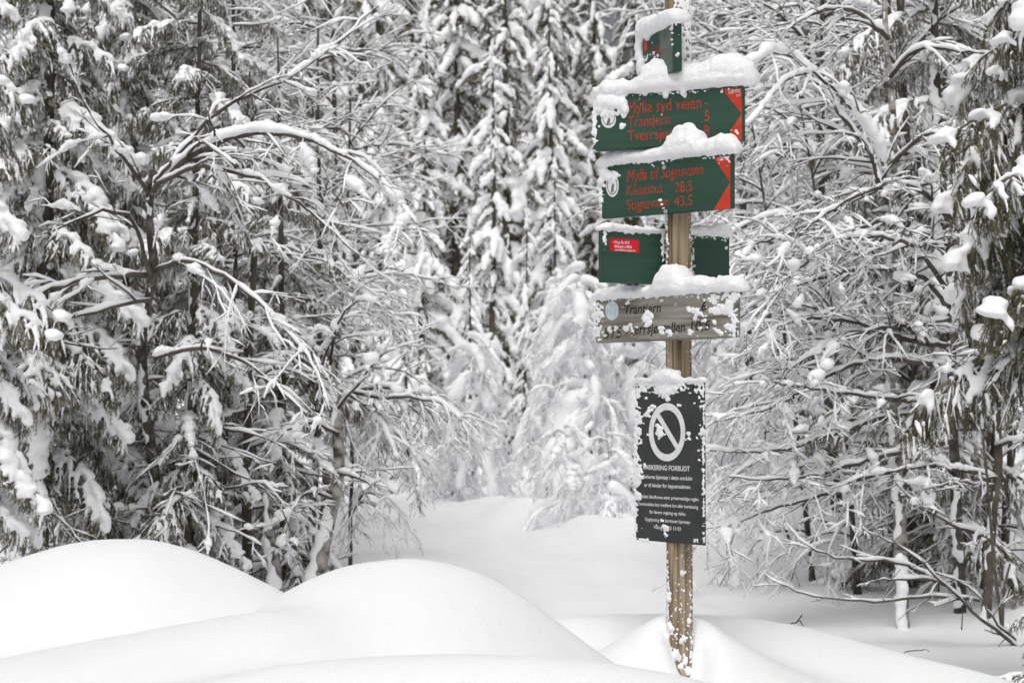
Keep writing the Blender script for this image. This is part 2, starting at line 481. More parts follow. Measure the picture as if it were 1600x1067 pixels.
def build_post():
    root = thing('wooden_post', 'tall weathered wooden post carrying the trail signs, rime along its edge', 'post', (PX, PY, gz1(PX, PY) - 0.5))
    zb = root.location.z
    H = 3.05 - zb
    n, s = 90, 28
    zz = np.linspace(0, H, n)
    a = np.arange(s) * 2 * math.pi / s
    V = []
    for k, z in enumerate(zz):
        # squarish section with rounded corners and drying cracks
        r = 0.0325 / (np.abs(np.cos(a)) ** 3.2 + np.abs(np.sin(a)) ** 3.2) ** (1 / 3.2)
        r = r * (1 + 0.012 * math.sin(z * 3.1))
        P = np.stack([np.cos(a) * 9, np.sin(a) * 9, np.full(s, z * 0.8)], 1)
        r = r + vnoise(P * 1.6, 7) * 0.0012
        V.append(np.stack([r * np.cos(a + 0.10), r * np.sin(a + 0.10), np.full(s, z)], 1))
    V = np.concatenate(V)
    i = np.arange(n - 1)[:, None] * s; j = np.arange(s)[None]; j2 = (j + 1) % s
    F = np.stack([i + j, i + j2, i + s + j2, i + s + j], -1).reshape(-1, 4)
    V = np.vstack([V, [[0, 0, H]]])
    jj = np.arange(s)
    T = np.stack([np.full(s, n * s), (n - 1) * s + jj, (n - 1) * s + (jj + 1) % s], -1)
    link('shaft', make_mesh('post_shaft', V, F, T, (M_POST,)), root)
    # rime along the edges, thick low down
    C, R = [], []
    def spot(zpix, ang, r):
        P = at(1060, zpix, PY)
        aa = ang - 0.10
        rr = 0.0328 / (abs(math.cos(aa)) ** 3.2 + abs(math.sin(aa)) ** 3.2) ** (1 / 3.2)
        C.append([rr * math.cos(ang), rr * math.sin(ang), P[2] - zb])
        R.append([r, r, r * rngp.uniform(0.8, 1.7)])
    for k in range(600):                       # right-hand edge
        spot(rngp.uniform(-30, 1030), rngp.normal(-0.30, 0.28), rngp.uniform(0.0016, 0.0036))
    for k in range(190):                       # left-hand edge
        spot(rngp.choice([rngp.uniform(880, 1010), rngp.uniform(330, 420), rngp.uniform(860, 1000)]), rngp.normal(-2.75, 0.16), rngp.uniform(0.0015, 0.004))
    for k in range(200):                       # rimed foot
        y = 1045 - abs(rngp.normal(0, 70))
        spot(y, rngp.uniform(-2.9, -0.2), rngp.uniform(0.0016, 0.0034))
    for k in range(90):
        spot(rngp.uniform(860, 1040), -0.2 - abs(rngp.normal(0, 0.9)), rngp.uniform(0.0014, 0.0026))
    for k in range(120):
        spot(rngp.uniform(325, 600), rngp.choice([rngp.normal(-0.5, 0.3), rngp.normal(-2.7, 0.2)]), rngp.uniform(0.0014, 0.0026))
    for y, an, r in [(893, -1.45, 0.006), (934, -2.45, 0.009), (930, -2.5, 0.007), (921, -1.3, 0.004), (975, -2.4, 0.009), (980, -2.2, 0.008), (968, -0.9, 0.007), (1020, -1.9, 0.010),
                     (998, -1.5, 0.006), (1030, -1.2, 0.007), (1038, -1.6, 0.008), (1045, -1.0, 0.009)]:
        spot(y, an, r)
    for k in range(1100):                      # heavily frosted top
        spot(rngp.uniform(-40, 105), rngp.uniform(-2.0, 0.2), rngp.uniform(0.0013, 0.0034))
    V, F, T = lumps(C, R, 0.0023, 0.0006, 300, 3)
    o = link('rime', make_mesh('post_rime', V, F, T, (M_SNOW,)), root)
    o['kind'] = 'stuff'
    return root
build_post()

def box_mesh(name, w, t, h, bev, mat_, rough=0.0):
    import bmesh
    bm = bmesh.new()
    bmesh.ops.create_cube(bm, size=1)
    bmesh.ops.scale(bm, vec=(w, t, h), verts=bm.verts)
    bmesh.ops.bevel(bm, geom=bm.edges[:], offset=bev, segments=2, affect='EDGES', clamp_overlap=True)
    me = bpy.data.meshes.new(name)
    bm.to_mesh(me); bm.free()
    me.materials.append(mat_)
    return me

class Sign:
    """a board through the post: front plane turned by th (right-hand end nearer for th > 0); local x along the board, z up, -y front"""
    def __init__(s, name, label, cat, th, thick, xl, xr, ytop, ybot, xref, mat_, front=True, dist=None, bev=0.0015, side=1):
        s.th = math.radians(th)
        s.ux = np.array([math.cos(s.th), -math.sin(s.th), 0])
        s.n = np.array([-math.sin(s.th), -math.cos(s.th), 0])
        s.thick = thick
        d = (0.0335 + thick + 0.0015) if front else -(0.0335 + 0.0015)
        if dist is not None: d = dist
        s.p0 = np.array([PX, PY, 0]) + s.n * d
        A, B = s.hit(xl, (ytop + ybot) / 2), s.hit(xr, (ytop + ybot) / 2)
        top, bot = s.hit(xref, ytop)[2], s.hit(xref, ybot)[2]
        c = (A + B) / 2
        c[2] = (top + bot) / 2
        s.c = c
        s.w, s.h = float(np.linalg.norm((B - A)[:2])), float(top - bot)
        s.root = thing(name, label, cat, (c - s.n * thick / 2).tolist(), None, -s.th)
        s.board = link('board', box_mesh(name + '_board', s.w, thick, s.h, bev, mat_), s.root)
        s.yf = -thick / 2
    def hit(s, x, y):
        d = ray(x, y)
        t = np.dot(s.p0 - CAM, s.n) / np.dot(d, s.n)
        return CAM + d * t
    def loc(s, x, y):
        """pixel -> local (u, w) on the board's front"""
        P = s.hit(x, y) - s.c
        return float(np.dot(P, s.ux)), float(P[2])
    def text(s, txt, x0, x1, yb, cap, mat_, name='lettering', shear=0.0, bold=0.0, lift=0.0006, parent=None, align_h=None):
        """txt from pixel x0 to x1, baseline pixel yb at x0, capital height cap px"""
        u0, w0 = s.loc(x0, yb)
        u1, _ = s.loc(x1, yb)
        _, wt = s.loc(x0, yb - cap)
        cu = bpy.data.curves.new('t', 'FONT')
        cu.body = txt
        cu.size = 1.0
        cu.shear = shear
        cu.offset = bold
        cu.resolution_u = 3
        o = bpy.data.objects.new('t', cu)
        COL.objects.link(o)
        dg = bpy.context.evaluated_depsgraph_get()
        me = bpy.data.meshes.new_from_object(o.evaluated_get(dg))
        bpy.data.objects.remove(o)
        n = len(me.vertices)
        co = np.empty(n * 3, np.float32); me.vertices.foreach_get('co', co); co = co.reshape(-1, 3)
        x0_, x1_ = co[:, 0].min(), co[:, 0].max()
        sx = (u1 - u0) / (x1_ - x0_)
        sz = (wt - w0) / 0.70
        out = np.stack([u0 + (co[:, 0] - x0_) * sx, np.full(n, s.yf - lift), w0 + co[:, 1] * sz], 1)
        me.vertices.foreach_set('co', out.astype(np.float32).ravel())
        me.materials.clear(); me.materials.append(mat_)
        me.update()
        return link(name, me, parent or s.root)
    def poly(s, name, pts, mat_, lift=0.0005, thick=0.0004, parent=None):
        """flat raised shape from pixel outline"""
        P = [s.loc(*p) for p in pts]
        n = len(P)
        V = [(u, s.yf - lift - thick, w) for u, w in P] + [(u, s.yf + 0.0002, w) for u, w in P]
        me = bpy.data.meshes.new(name)
        faces = [tuple(range(n))] + [(k, (k + 1) % n, n + (k + 1) % n, n + k) for k in range(n)]
        me.from_pydata(V, [], faces)
        me.materials.append(mat_)
        me.update()
        return link(name, me, parent or s.root)
    def ring(s, name, cx, cy, rx, ry, wx, wy, mat_, lift=0.0005, n=48, parent=None):
        V, F = [], []
        for k in range(n):
            a = 2 * math.pi * k / n
            for f in (0, 1):
                u, w = s.loc(cx + (rx - f * wx) * math.cos(a), cy - (ry - f * wy) * math.sin(a))
                V.append((u, s.yf - lift, w))
        for k in range(n):
            k2 = (k + 1) % n
            F.append((2 * k, 2 * k2, 2 * k2 + 1, 2 * k + 1))
        me = bpy.data.meshes.new(name)
        me.from_pydata(V, [], F)
        me.materials.append(mat_)
        me.update()
        return link(name, me, parent or s.root)
    def bolt(s, x, y, r=0.006):
        u, w = s.loc(x, y)
        a = np.arange(10) * 2 * math.pi / 10
        V = [(u + r * math.cos(t), s.yf, w + r * math.sin(t)) for t in a] + [(u + r * 0.75 * math.cos(t), s.yf - 0.004, w + r * 0.75 * math.sin(t)) for t in a]
        F = [(k, (k + 1) % 10, 10 + (k + 1) % 10, 10 + k) for k in range(10)] + [tuple(range(10, 20))]
        me = bpy.data.meshes.new('bolt')
        me.from_pydata(V, [], F); me.materials.append(M_BOLT); me.update()
        return link('bolt', me, s.root)
    def cap(s, prof, seed, depth=0.5, over=0.006, voxel=0.0042, extra=(), droop=0.006):
        """snow lying on the top edge: prof = [(pixel x, pixel height above the edge)]"""
        rng = np.random.default_rng(seed)
        xs = [s.loc(p[0], 400)[0] for p in prof]
        k = FPX / PY
        hs = [p[1] * 0.93 / k for p in prof]
        zt = s.h / 2
        C, R = [], []
        u = xs[0]
        while u < xs[-1]:
            h = max(0.004, np.interp(u, xs, hs)) * rng.uniform(0.94, 1.05)
            d = s.thick / 2 + over + min(0.022, h * 0.30)
            rl = 0.009 + 0.05 * h
            # a column of two or three flattened lumps
            C.append([u, rng.normal(0, 0.0015), zt + h * 0.46]); R.append([rl, d, h * 0.54])
            C.append([u, 0, zt + h * 0.22]); R.append([rl, d * 0.97, h * 0.28 + 0.004])
            if rng.random() < 0.35:
                rr = rng.uniform(0.004, 0.008)
                a = rng.uniform(-0.4, math.pi + 0.4)
                C.append([u + rng.normal(0, 0.004), -math.cos(a) * d * 0.92, zt + h * (0.46 + 0.5 * math.sin(a))]); R.append([rr * 1.2, rr, rr])
            if rng.random() < 0.55:            # ragged lower rim over the front
                rr = rng.uniform(0.0025, 0.006)
                C.append([u, s.yf - rr * 0.4, zt - rng.uniform(0, droop)]); R.append([rr * 1.3, rr * 0.7, rr * 1.2])
            u += 0.0055
        for (x, y, r) in extra:                # lumps given as pixel, pixel, radius px
            uu, ww = s.loc(x, y)
            C.append([uu, s.yf - 0.004, ww]); R.append([r / k, max(0.008, r / k * 0.7), r / k])
        V, F, T = lumps(C, R, voxel, 0.0017, 85, seed, None, 2)
        V = V + np.array([[0, 0, 1.0]]) * (vnoise(V * 22, seed) * 0.003 * np.clip((V[:, 2:3] - s.h / 2) / 0.02, 0, 1)[:, 0])[:, None]
        return link('snow_cap', make_mesh('snow_cap', V, F, T, (M_SNOW,)), s.root)
    def clumps(s, spots, seed, voxel=0.0024, flat=0.8, name='snow_clumps'):
        """rime stuck to the face: (pixel x, pixel y, radius px)"""
        rng = np.random.default_rng(seed)
        k = FPX / PY
        C, R = [], []
        for (x, y, r) in spots:
            u, w = s.loc(x, y)
            m = max(1, int(r / 1.3))
            for q in range(m):
                rr = (r / k) * (0.55 if m > 1 else 1.0) * rng.uniform(0.7, 1.1)
                uu, ww = u + rng.normal(0, r / k * 0.33) / math.cos(s.th) * (m > 1), w + rng.normal(0, r / k * 0.36) * (m > 1)
                C.append([uu, s.yf - rr * 0.12, ww]); R.append([rr / max(0.55, math.cos(s.th)), rr * flat, rr])
        V, F, T = lumps(C, R, voxel, 0.0010, 220, seed)
        o = link(name, make_mesh(name, V, F, T, (M_SNOW,)), s.root)
        o['kind'] = 'stuff'
        return o

def rnd_spots(rng, n, x0, x1, y0, y1, r0, r1):
    return [(rng.uniform(x0, x1), rng.uniform(y0, y1), rng.uniform(r0, r1)) for _ in range(n)]
def edge_spots(rng, n, pts, spread, r0, r1):
    """spots scattered along a pixel polyline"""
    P = np.asarray(pts, float)
    d = np.concatenate([[0], np.cumsum(np.linalg.norm(np.diff(P, axis=0), axis=1))])
    t = rng.uniform(0, d[-1], n)
    return [(np.interp(v, d, P[:, 0]) + rng.normal(0, spread[0]), np.interp(v, d, P[:, 1]) + rng.normal(0, spread[1]), rng.uniform(r0, r1)) for v in t]

rs = np.random.default_rng(21)
# --- topmost sign, seen almost edge-on
A = Sign('trail_sign', 'narrow green sign at the very top of the post, seen almost edge on', 'sign', 71, 0.021, 1004, 1054, 40, 117, 1040, M_GREEN)
A.poly('frosted_panel', [(1031, 46), (1051, 34), (1051, 112), (1031, 125)], M_GFROST)
A.poly('red_arrow', [(1007, 63), (1012, 62), (1012, 79), (1007, 80)], M_RED, lift=0.0008)
A.text('5,0', 1018, 1030, 88, 11, M_LETTER)
A.text('av', 1031, 1042, 86, 9, M_LETTER, lift=0.0014)
A.cap([(1002, 22), (1006, 32), (1014, 32), (1024, 28), (1034, 24), (1046, 26), (1054, 24), (1059, 16)], 31, over=0.010,
      extra=[(1002, 60, 11), (1000, 74, 11), (1001, 88, 11), (1004, 102, 12), (1012, 112, 10), (1010, 50, 10), (1020, 47, 10), (1014, 58, 8), (1003, 66, 7), (1002, 84, 8), (1005, 98, 9), (1030, 40, 9), (1040, 36, 8), (1004, 110, 12)])
A.clumps([(1049, 42, 5), (1051, 52, 4), (1050, 62, 3.5), (1051, 70, 2.4), (1036, 46, 4), (1042, 38, 6), (1026, 46, 5), (1019, 68, 2.6), (1060, 86, 4), (1061, 54, 3), (1058, 36, 4), (1060, 84, 3)]
         + edge_spots(rs, 24, [(1006, 95), (1018, 84), (1030, 88)], (2, 3), 1.5, 3.5), 32)

# --- first green arrow board
B = Sign('trail_sign', 'upper green wooden arrow sign lettered Mylla syd veien, Trantjern, with deep snow on top', 'sign', 27, 0.022, 930, 1160, 149, 236, 931, M_GREEN)
B.text('Mylla syd veien', 981, 1096, 178.5, 19.5, M_LETTER)
B.text('-', 1101, 1106, 167.5, 16, M_LETTER)
B.text('Trantjern', 981, 1047, 199, 17, M_LETTER)
B.text('5', 1101, 1109, 190, 17, M_LETTER)
B.text('Tverrsjøstallen', 981, 1091, 221, 17, M_LETTER)
B.text('8', 1100, 1108, 213, 17, M_LETTER)
B.poly('red_corner', [(1128, 139.5), (1159.3, 138), (1159.3, 178)], M_RED)
B.poly('red_corner', [(1159.3, 178), (1159.3, 219.5), (1131, 221.3)], M_RED)
B.text('LØYPE', 1139, 1157, 147, 6, M_WHITE, lift=0.0015, name='arrow_lettering')
B.text('NETT', 1151, 1158, 151.5, 3.2, M_WHITE, lift=0.0015, name='arrow_lettering')
em = B.ring('emblem', 951, 187, 11.5, 13.5, 11.5, 13.5, M_WHITE, lift=0.0005)
B.ring('emblem_ring', 951, 185, 9.5, 11.3, 0.9, 1.0, M_GREEN, lift=0.0011, parent=em)
B.poly('emblem_figure', [(948, 194), (950, 187), (952, 184), (954, 187), (953, 190), (955, 196), (952, 192), (950, 197)], M_GFROST, lift=0.0010, parent=em)
B.bolt(1040, 152); B.bolt(1044, 226)
B.cap([(926, 6), (932, 14), (945, 22), (965, 24), (985, 22), (1000, 26), (1012, 38), (1022, 50), (1034, 54), (1044, 50), (1056, 42), (1075, 42), (1092, 42), (1110, 46), (1126, 52), (1142, 54), (1158, 50), (1170, 42), (1177, 26), (1180, 10)],
      41, over=0.009, extra=[(942, 158, 12), (958, 160, 13), (972, 162, 11), (978, 172, 8), (937, 170, 8), (1003, 130, 14), (1014, 112, 14), (1024, 100, 10), (1041, 150, 6), (1068, 146, 6)])
B.clumps([(947, 176, 8), (955, 176, 8), (951, 181, 5), (938, 162, 9), (948, 168, 10), (960, 164, 9), (972, 168, 10), (976, 178, 7), (966, 178, 6), (936, 176, 5), (973, 197, 7), (970, 201, 4), (999, 156, 3), (1001, 163, 2), (1068, 150, 5), (1072, 148, 4), (1034, 180, 1.6), (1142, 204, 3), (1153, 208, 4), (1150, 205, 2.5), (936, 198, 2.2), (937, 207, 1.6)]
         + edge_spots(rs, 90, [(930, 160), (929, 190), (930, 222)], (1.8, 2), 1.6, 3.6) + edge_spots(rs, 60, [(945, 152), (1040, 146), (1150, 140)], (2, 1.5), 1.2, 2.6) + edge_spots(rs, 10, [(942, 178), (951, 172), (960, 180), (956, 196)], (2, 3), 1.2, 2.8)
         + rnd_spots(rs, 26, 935, 1125, 150, 230, 0.5, 1.0), 42)

# --- second green arrow board
Cc = Sign('trail_sign', 'lower green arrow sign lettered Mylla til Sognsvann with a slim snow ridge', 'sign', 40, 0.020, 940, 1142, 257, 342, 941, M_GREEN)
Cc.text('Mylla til Sognsvann', 980, 1099, 284.5, 18.5, M_LETTER, shear=0.25)
Cc.text('Kikutstua', 980, 1036, 306, 16.5, M_LETTER)
Cc.text('28,5', 1055, 1082, 301, 16.5, M_LETTER)
Cc.text('Sognsvann', 980, 1045, 328.5, 16.5, M_LETTER)
Cc.text('43,5', 1054, 1082, 323, 16.5, M_LETTER)
Cc.poly('red_corner', [(1115, 246), (1141.3, 244), (1141.3, 285)], M_RED)
Cc.poly('red_corner', [(1141.3, 285), (1141.3, 326.5), (1115, 328.8)], M_RED)
Cc.text('LØYPE', 1122, 1140, 251.5, 6, M_WHITE, lift=0.0015, name='arrow_lettering')
em = Cc.ring('emblem', 957, 290, 10, 18, 10, 18, M_WHITE)
Cc.ring('emblem_ring', 957, 290, 8, 14.5, 0.9, 1.3, M_GREEN, lift=0.0011, parent=em)
Cc.poly('emblem_figure', [(955, 300), (956, 291), (958, 286), (960, 290), (959, 295), (960, 302), (958, 297), (956.5, 303)], M_GFROST, lift=0.0010, parent=em)
Cc.bolt(1038, 262); Cc.bolt(1040, 331)
Cc.cap([(934, 6), (938, 12), (950, 20), (965, 22), (985, 20), (1010, 20), (1036, 22), (1044, 30), (1054, 42), (1068, 48), (1084, 48), (1093, 40), (1098, 28), (1110, 26), (1128, 32), (1142, 28), (1149, 16), (1151, 6)],
       51, over=0.007, extra=[(1064, 208, 14), (1077, 205, 14), (1086, 210, 10), (944, 270, 9), (952, 276, 9), (940, 284, 7)])
Cc.clumps([(953, 281, 7), (960, 279, 7), (958, 285, 4), (944, 268, 7), (952, 272, 8), (961, 272, 7), (946, 280, 7), (956, 280, 6), (964, 277, 5), (942, 288, 5), (1021, 259, 4), (1037, 257, 4), (1033, 313, 4), (1035, 320, 4), (1037, 326, 3), (1128, 250, 2.2), (1124, 255, 2), (1137, 250, 2.5), (1140, 253, 2.5), (1136, 259, 1.4)]
          + edge_spots(rs, 70, [(940, 270), (938, 300), (940, 318)], (1.6, 2), 1.4, 3.2) + edge_spots(rs, 46, [(950, 256), (1040, 252), (1138, 246)], (2, 1.4), 1.0, 2.4) + rnd_spots(rs, 24, 945, 1110, 262, 335, 0.5, 0.9), 52)

# --- green board behind the post, back side towards us
D = Sign('trail_sign', 'blank green sign back behind the post with a small red sticker', 'sign', -28, 0.020, 941, 1140, 358, 441, 942, M_GREEN, front=False)
st = D.poly('sticker', [(953, 372), (998, 375.5), (998, 395), (953, 392)], M_STICK, lift=0.0006)
D.text('• Wyss Åk 3375', 957, 983, 380.5, 4.3, M_WHITE, lift=0.0016, parent=st, bold=0.012)
D.text('Bislingen x Mylla', 960, 987, 386.8, 4.3, M_WHITE, lift=0.0016, parent=st, bold=0.012)
D.text('www.skiforeningen.no', 960, 992, 391.9, 3.3, M_WHITE, lift=0.0016, parent=st, bold=0.012)
D.cap([(940, 6), (948, 12), (966, 12), (985, 8), (1010, 7), (1030, 7), (1050, 8), (1075, 12), (1092, 15), (1110, 16), (1126, 21), (1136, 20), (1141, 10)], 61, over=0.010)
D.clumps([(1137, 386, 5), (1132, 383, 3), (944, 378, 4), (947, 366, 3), (1037, 366, 6), (1036, 378, 5), (1035, 388, 5), (1037, 396, 4), (1082, 425, 6), (1083, 434, 7), (1085, 416, 4)]
         + edge_spots(rs, 40, [(1036, 362), (1037, 410)], (1.6, 2), 1.2, 3) + edge_spots(rs, 26, [(1083, 370), (1082, 440)], (1.2, 2), 1.2, 2.8) + edge_spots(rs, 26, [(944, 360), (946, 385)], (2, 3), 0.8, 2.0)
         + edge_spots(rs, 30, [(1085, 370), (1140, 374)], (1.2, 1.2), 1.0, 2.2), 62)

# --- grey wooden board
E = Sign('wooden_sign', 'weathered grey wooden board lettered Trantjern in black, crusted with rime', 'sign', 50, 0.030, 930, 1145, 467, 536, 931, M_GREYW, bev=0.003)
E.text('Trantjern', 976, 1033, 491, 15, M_BLACKL, shear=0.15, bold=0.012)
E.text('6', 1096, 1104, 486, 15, M_BLACKL, shear=0.15, bold=0.012)
E.text('Tverrsjøstallen', 976, 1071, 522.5, 15, M_BLACKL, shear=0.15, bold=0.012)
E.text('10,5', 1079, 1110, 517, 15, M_BLACKL, shear=0.15, bold=0.012)
E.text('575', 944, 971, 529, 17, M_BLACKL, shear=0.1)
em = E.ring('round_badge', 956.5, 485.5, 10.5, 15, 10.5, 15, M_BLUE, lift=0.0008)
E.bolt(1056, 476); E.bolt(1058, 521)
E.cap([(925, 4), (930, 14), (945, 18), (965, 20), (990, 18), (1018, 18), (1025, 26), (1031, 42), (1042, 50), (1056, 48), (1064, 36), (1070, 25), (1090, 27), (1100, 24), (1120, 22), (1136, 24), (1147, 23), (1153, 14), (1156, 4)],
      71, over=0.007, extra=[(1042, 426, 13), (1052, 426, 12)])
E.clumps([(1034, 470, 4), (1010, 490, 6), (1016, 494, 7), (1013, 500, 8), (1012, 508, 6), (982, 474, 5), (979, 512, 7), (988, 516, 5), (996, 510, 4), (1034, 513, 7), (1036, 521, 5), (1045, 519, 6), (1045, 524, 4), (1078, 483, 6), (1082, 488, 4), (1089, 490, 6), (1086, 498, 5), (1092, 500, 3),
          (1101, 470, 3), (1112, 466, 5), (1116, 474, 4), (1112, 486, 7), (1124, 485, 9), (1133, 480, 8), (1140, 478, 7), (1126, 478, 6), (1136, 488, 6), (1101, 495, 4), (1100, 502, 5), (1096, 514, 5), (1079, 517, 5), (1079, 522, 4), (1091, 524, 3), (1117, 505, 5), (1120, 514, 5), (1124, 518, 6), (1137, 508, 6), (1138, 514, 5), (1147, 502, 4), (1105, 512, 3),
          (943, 478, 5), (940, 490, 6), (952, 515, 6), (946, 522, 5), (962, 516, 5), (938, 512, 5), (935, 520, 4), (968, 523, 3), (974, 480, 3)]
         + edge_spots(rs, 120, [(931, 474), (934, 500), (933, 530)], (3.5, 3), 1.0, 3.4) + edge_spots(rs, 150, [(1143, 462), (1146, 495), (1147, 525)], (4, 3), 0.8, 2.8) + edge_spots(rs, 90, [(1105, 468), (1150, 462)], (6, 5), 1, 3)
         + edge_spots(rs, 40, [(945, 470), (1100, 462)], (3, 1.2), 1, 2.0) + rnd_spots(rs, 70, 935, 1140, 470, 530, 0.5, 1.4) + edge_spots(rs, 22, [(948, 476), (966, 484), (956, 500), (946, 490)], (1.5, 2), 0.7, 1.6), 72)

# --- no-parking plate
G = Sign('parking_sign', 'charcoal no parking plate lettered PARKERING FORBUDT, its edges crusted with rime', 'sign', 53, 0.004, 993, 1101, 597, 843, 994, M_BLACKP, bev=0.001)
rg = G.ring('prohibition_ring', 1042.5, 675, 28.5, 45.5, 7.2, 11, M_WHITE, n=72)
G.poly('slash', [(1026.5, 652), (1031, 646.5), (1060, 695), (1056, 701.5)], M_WHITE, lift=0.0002, parent=rg)
for s_, x0, x1, yb, cap_, bold in [
    ('PARKERING FORBUDT', 1005.5, 1078, 733.2, 7.6, 0.018), ('Parkerte kjøretøy i dette området', 1005, 1082, 747, 6.0, 0.016), ('er til hinder for løypemaskinen.', 1007, 1080, 760.0, 6.0, 0.016),
    ('Området håndheves etter privatrettslige regler.', 994.5, 1093, 777, 5.2, 0.014), ('Overtredelse kan medføre bot eller borttauing', 996.5, 1091, 788.8, 5.2, 0.014), ('for førers regning og risiko.', 1015, 1072, 801.5, 5.2, 0.014),
    ('Opplysning om borttauet kjøretøy:', 1008, 1079, 813.2, 5.2, 0.014), ('Viking 22 52 13 03', 1021.5, 1064, 825.5, 5.2, 0.014)]:
    G.text(s_, x0, x1, yb, cap_, M_WHITE, bold=bold)
G.poly('animal_logo', [(1083, 847), (1084.5, 842.6), (1083.6, 841.5), (1085, 841), (1088, 842), (1090.6, 841), (1091.4, 842.3), (1090.6, 843.4), (1091.4, 847.6), (1090, 847.6), (1089, 845), (1087, 844.8), (1087.4, 847.4), (1086, 847.4), (1085.4, 844.8), (1084.3, 847)], M_WHITE)
G.bolt(1043, 622, 0.004); G.bolt(1041, 838, 0.004)
G.cap([(989, 3), (996, 8), (1012, 6), (1018, 10), (1026, 20), (1036, 24), (1048, 22), (1056, 16), (1062, 8), (1072, 5), (1090, 4), (1098, 5), (1102, 3)], 81, over=0.003)
G.clumps([(1036, 610, 8), (1042, 606, 9), (1048, 610, 8), (1040, 619, 7), (1045, 626, 6), (1038, 602, 7), (1052, 602, 6), (1021, 636, 5), (1013, 645, 6), (1016, 640, 5), (1014, 650, 4), (1061, 635, 4), (1060, 631, 3), (1030, 668, 6), (1032, 676, 7), (1029, 672, 6), (1037, 678, 4), (1031, 684, 4), (1001, 657, 4), (1005, 661, 3), (1077, 677, 5), (1078, 684, 4), (1072, 688, 3), (1089, 684, 3), (1013, 679, 2.5), (1010, 622, 2.5), (1085, 630, 2.5),
          (1007, 725, 4), (1006, 730, 3), (1040, 822, 6), (1040, 829, 5), (1042, 836, 4), (1035, 813, 4), (1003, 825, 1.4), (1026, 820, 1.5), (1090, 739, 1.0), (999, 732, 4), (1000, 744, 6), (1000, 752, 4), (996, 773, 6), (997, 780, 5)]
         + edge_spots(rs, 170, [(994, 600), (994, 720), (994, 840)], (1.5, 3), 1.0, 3.0) + edge_spots(rs, 60, [(997, 604), (996, 700)], (3, 4), 1.5, 4) + edge_spots(rs, 26, [(996, 715), (998, 760)], (3, 5), 2, 4.5)
         + edge_spots(rs, 170, [(1099.5, 600), (1099.5, 720), (1099.5, 850)], (0.9, 3), 0.7, 2.0) + edge_spots(rs, 40, [(1096, 602), (1096, 720)], (2.2, 6), 1.0, 2.6)
         + edge_spots(rs, 90, [(996, 603), (1050, 600), (1098, 600)], (4, 4), 1.5, 4.5) + edge_spots(rs, 40, [(1000, 612), (1030, 612), (1070, 610), (1094, 612)], (4, 3), 1.5, 3.5) + edge_spots(rs, 30, [(994, 843), (1015, 845)], (2, 1.5), 1, 2.2)
         + rnd_spots(rs, 30, 1000, 1095, 610, 840, 0.4, 0.8), 82, flat=0.75)

# ------------------------------------------------------------------ vegetation builders
def rot_z(a):
    c, s = math.cos(a), math.sin(a)
    return np.array([[c, -s, 0], [s, c, 0], [0, 0, 1.0]])
def rot_y(a):
    c, s = math.cos(a), math.sin(a)
    return np.array([[c, 0, s], [0, 1.0, 0], [-s, 0, c]])
def rot_x(a):
    c, s = math.cos(a), math.sin(a)
    return np.array([[1.0, 0, 0], [0, c, -s], [0, s, c]])

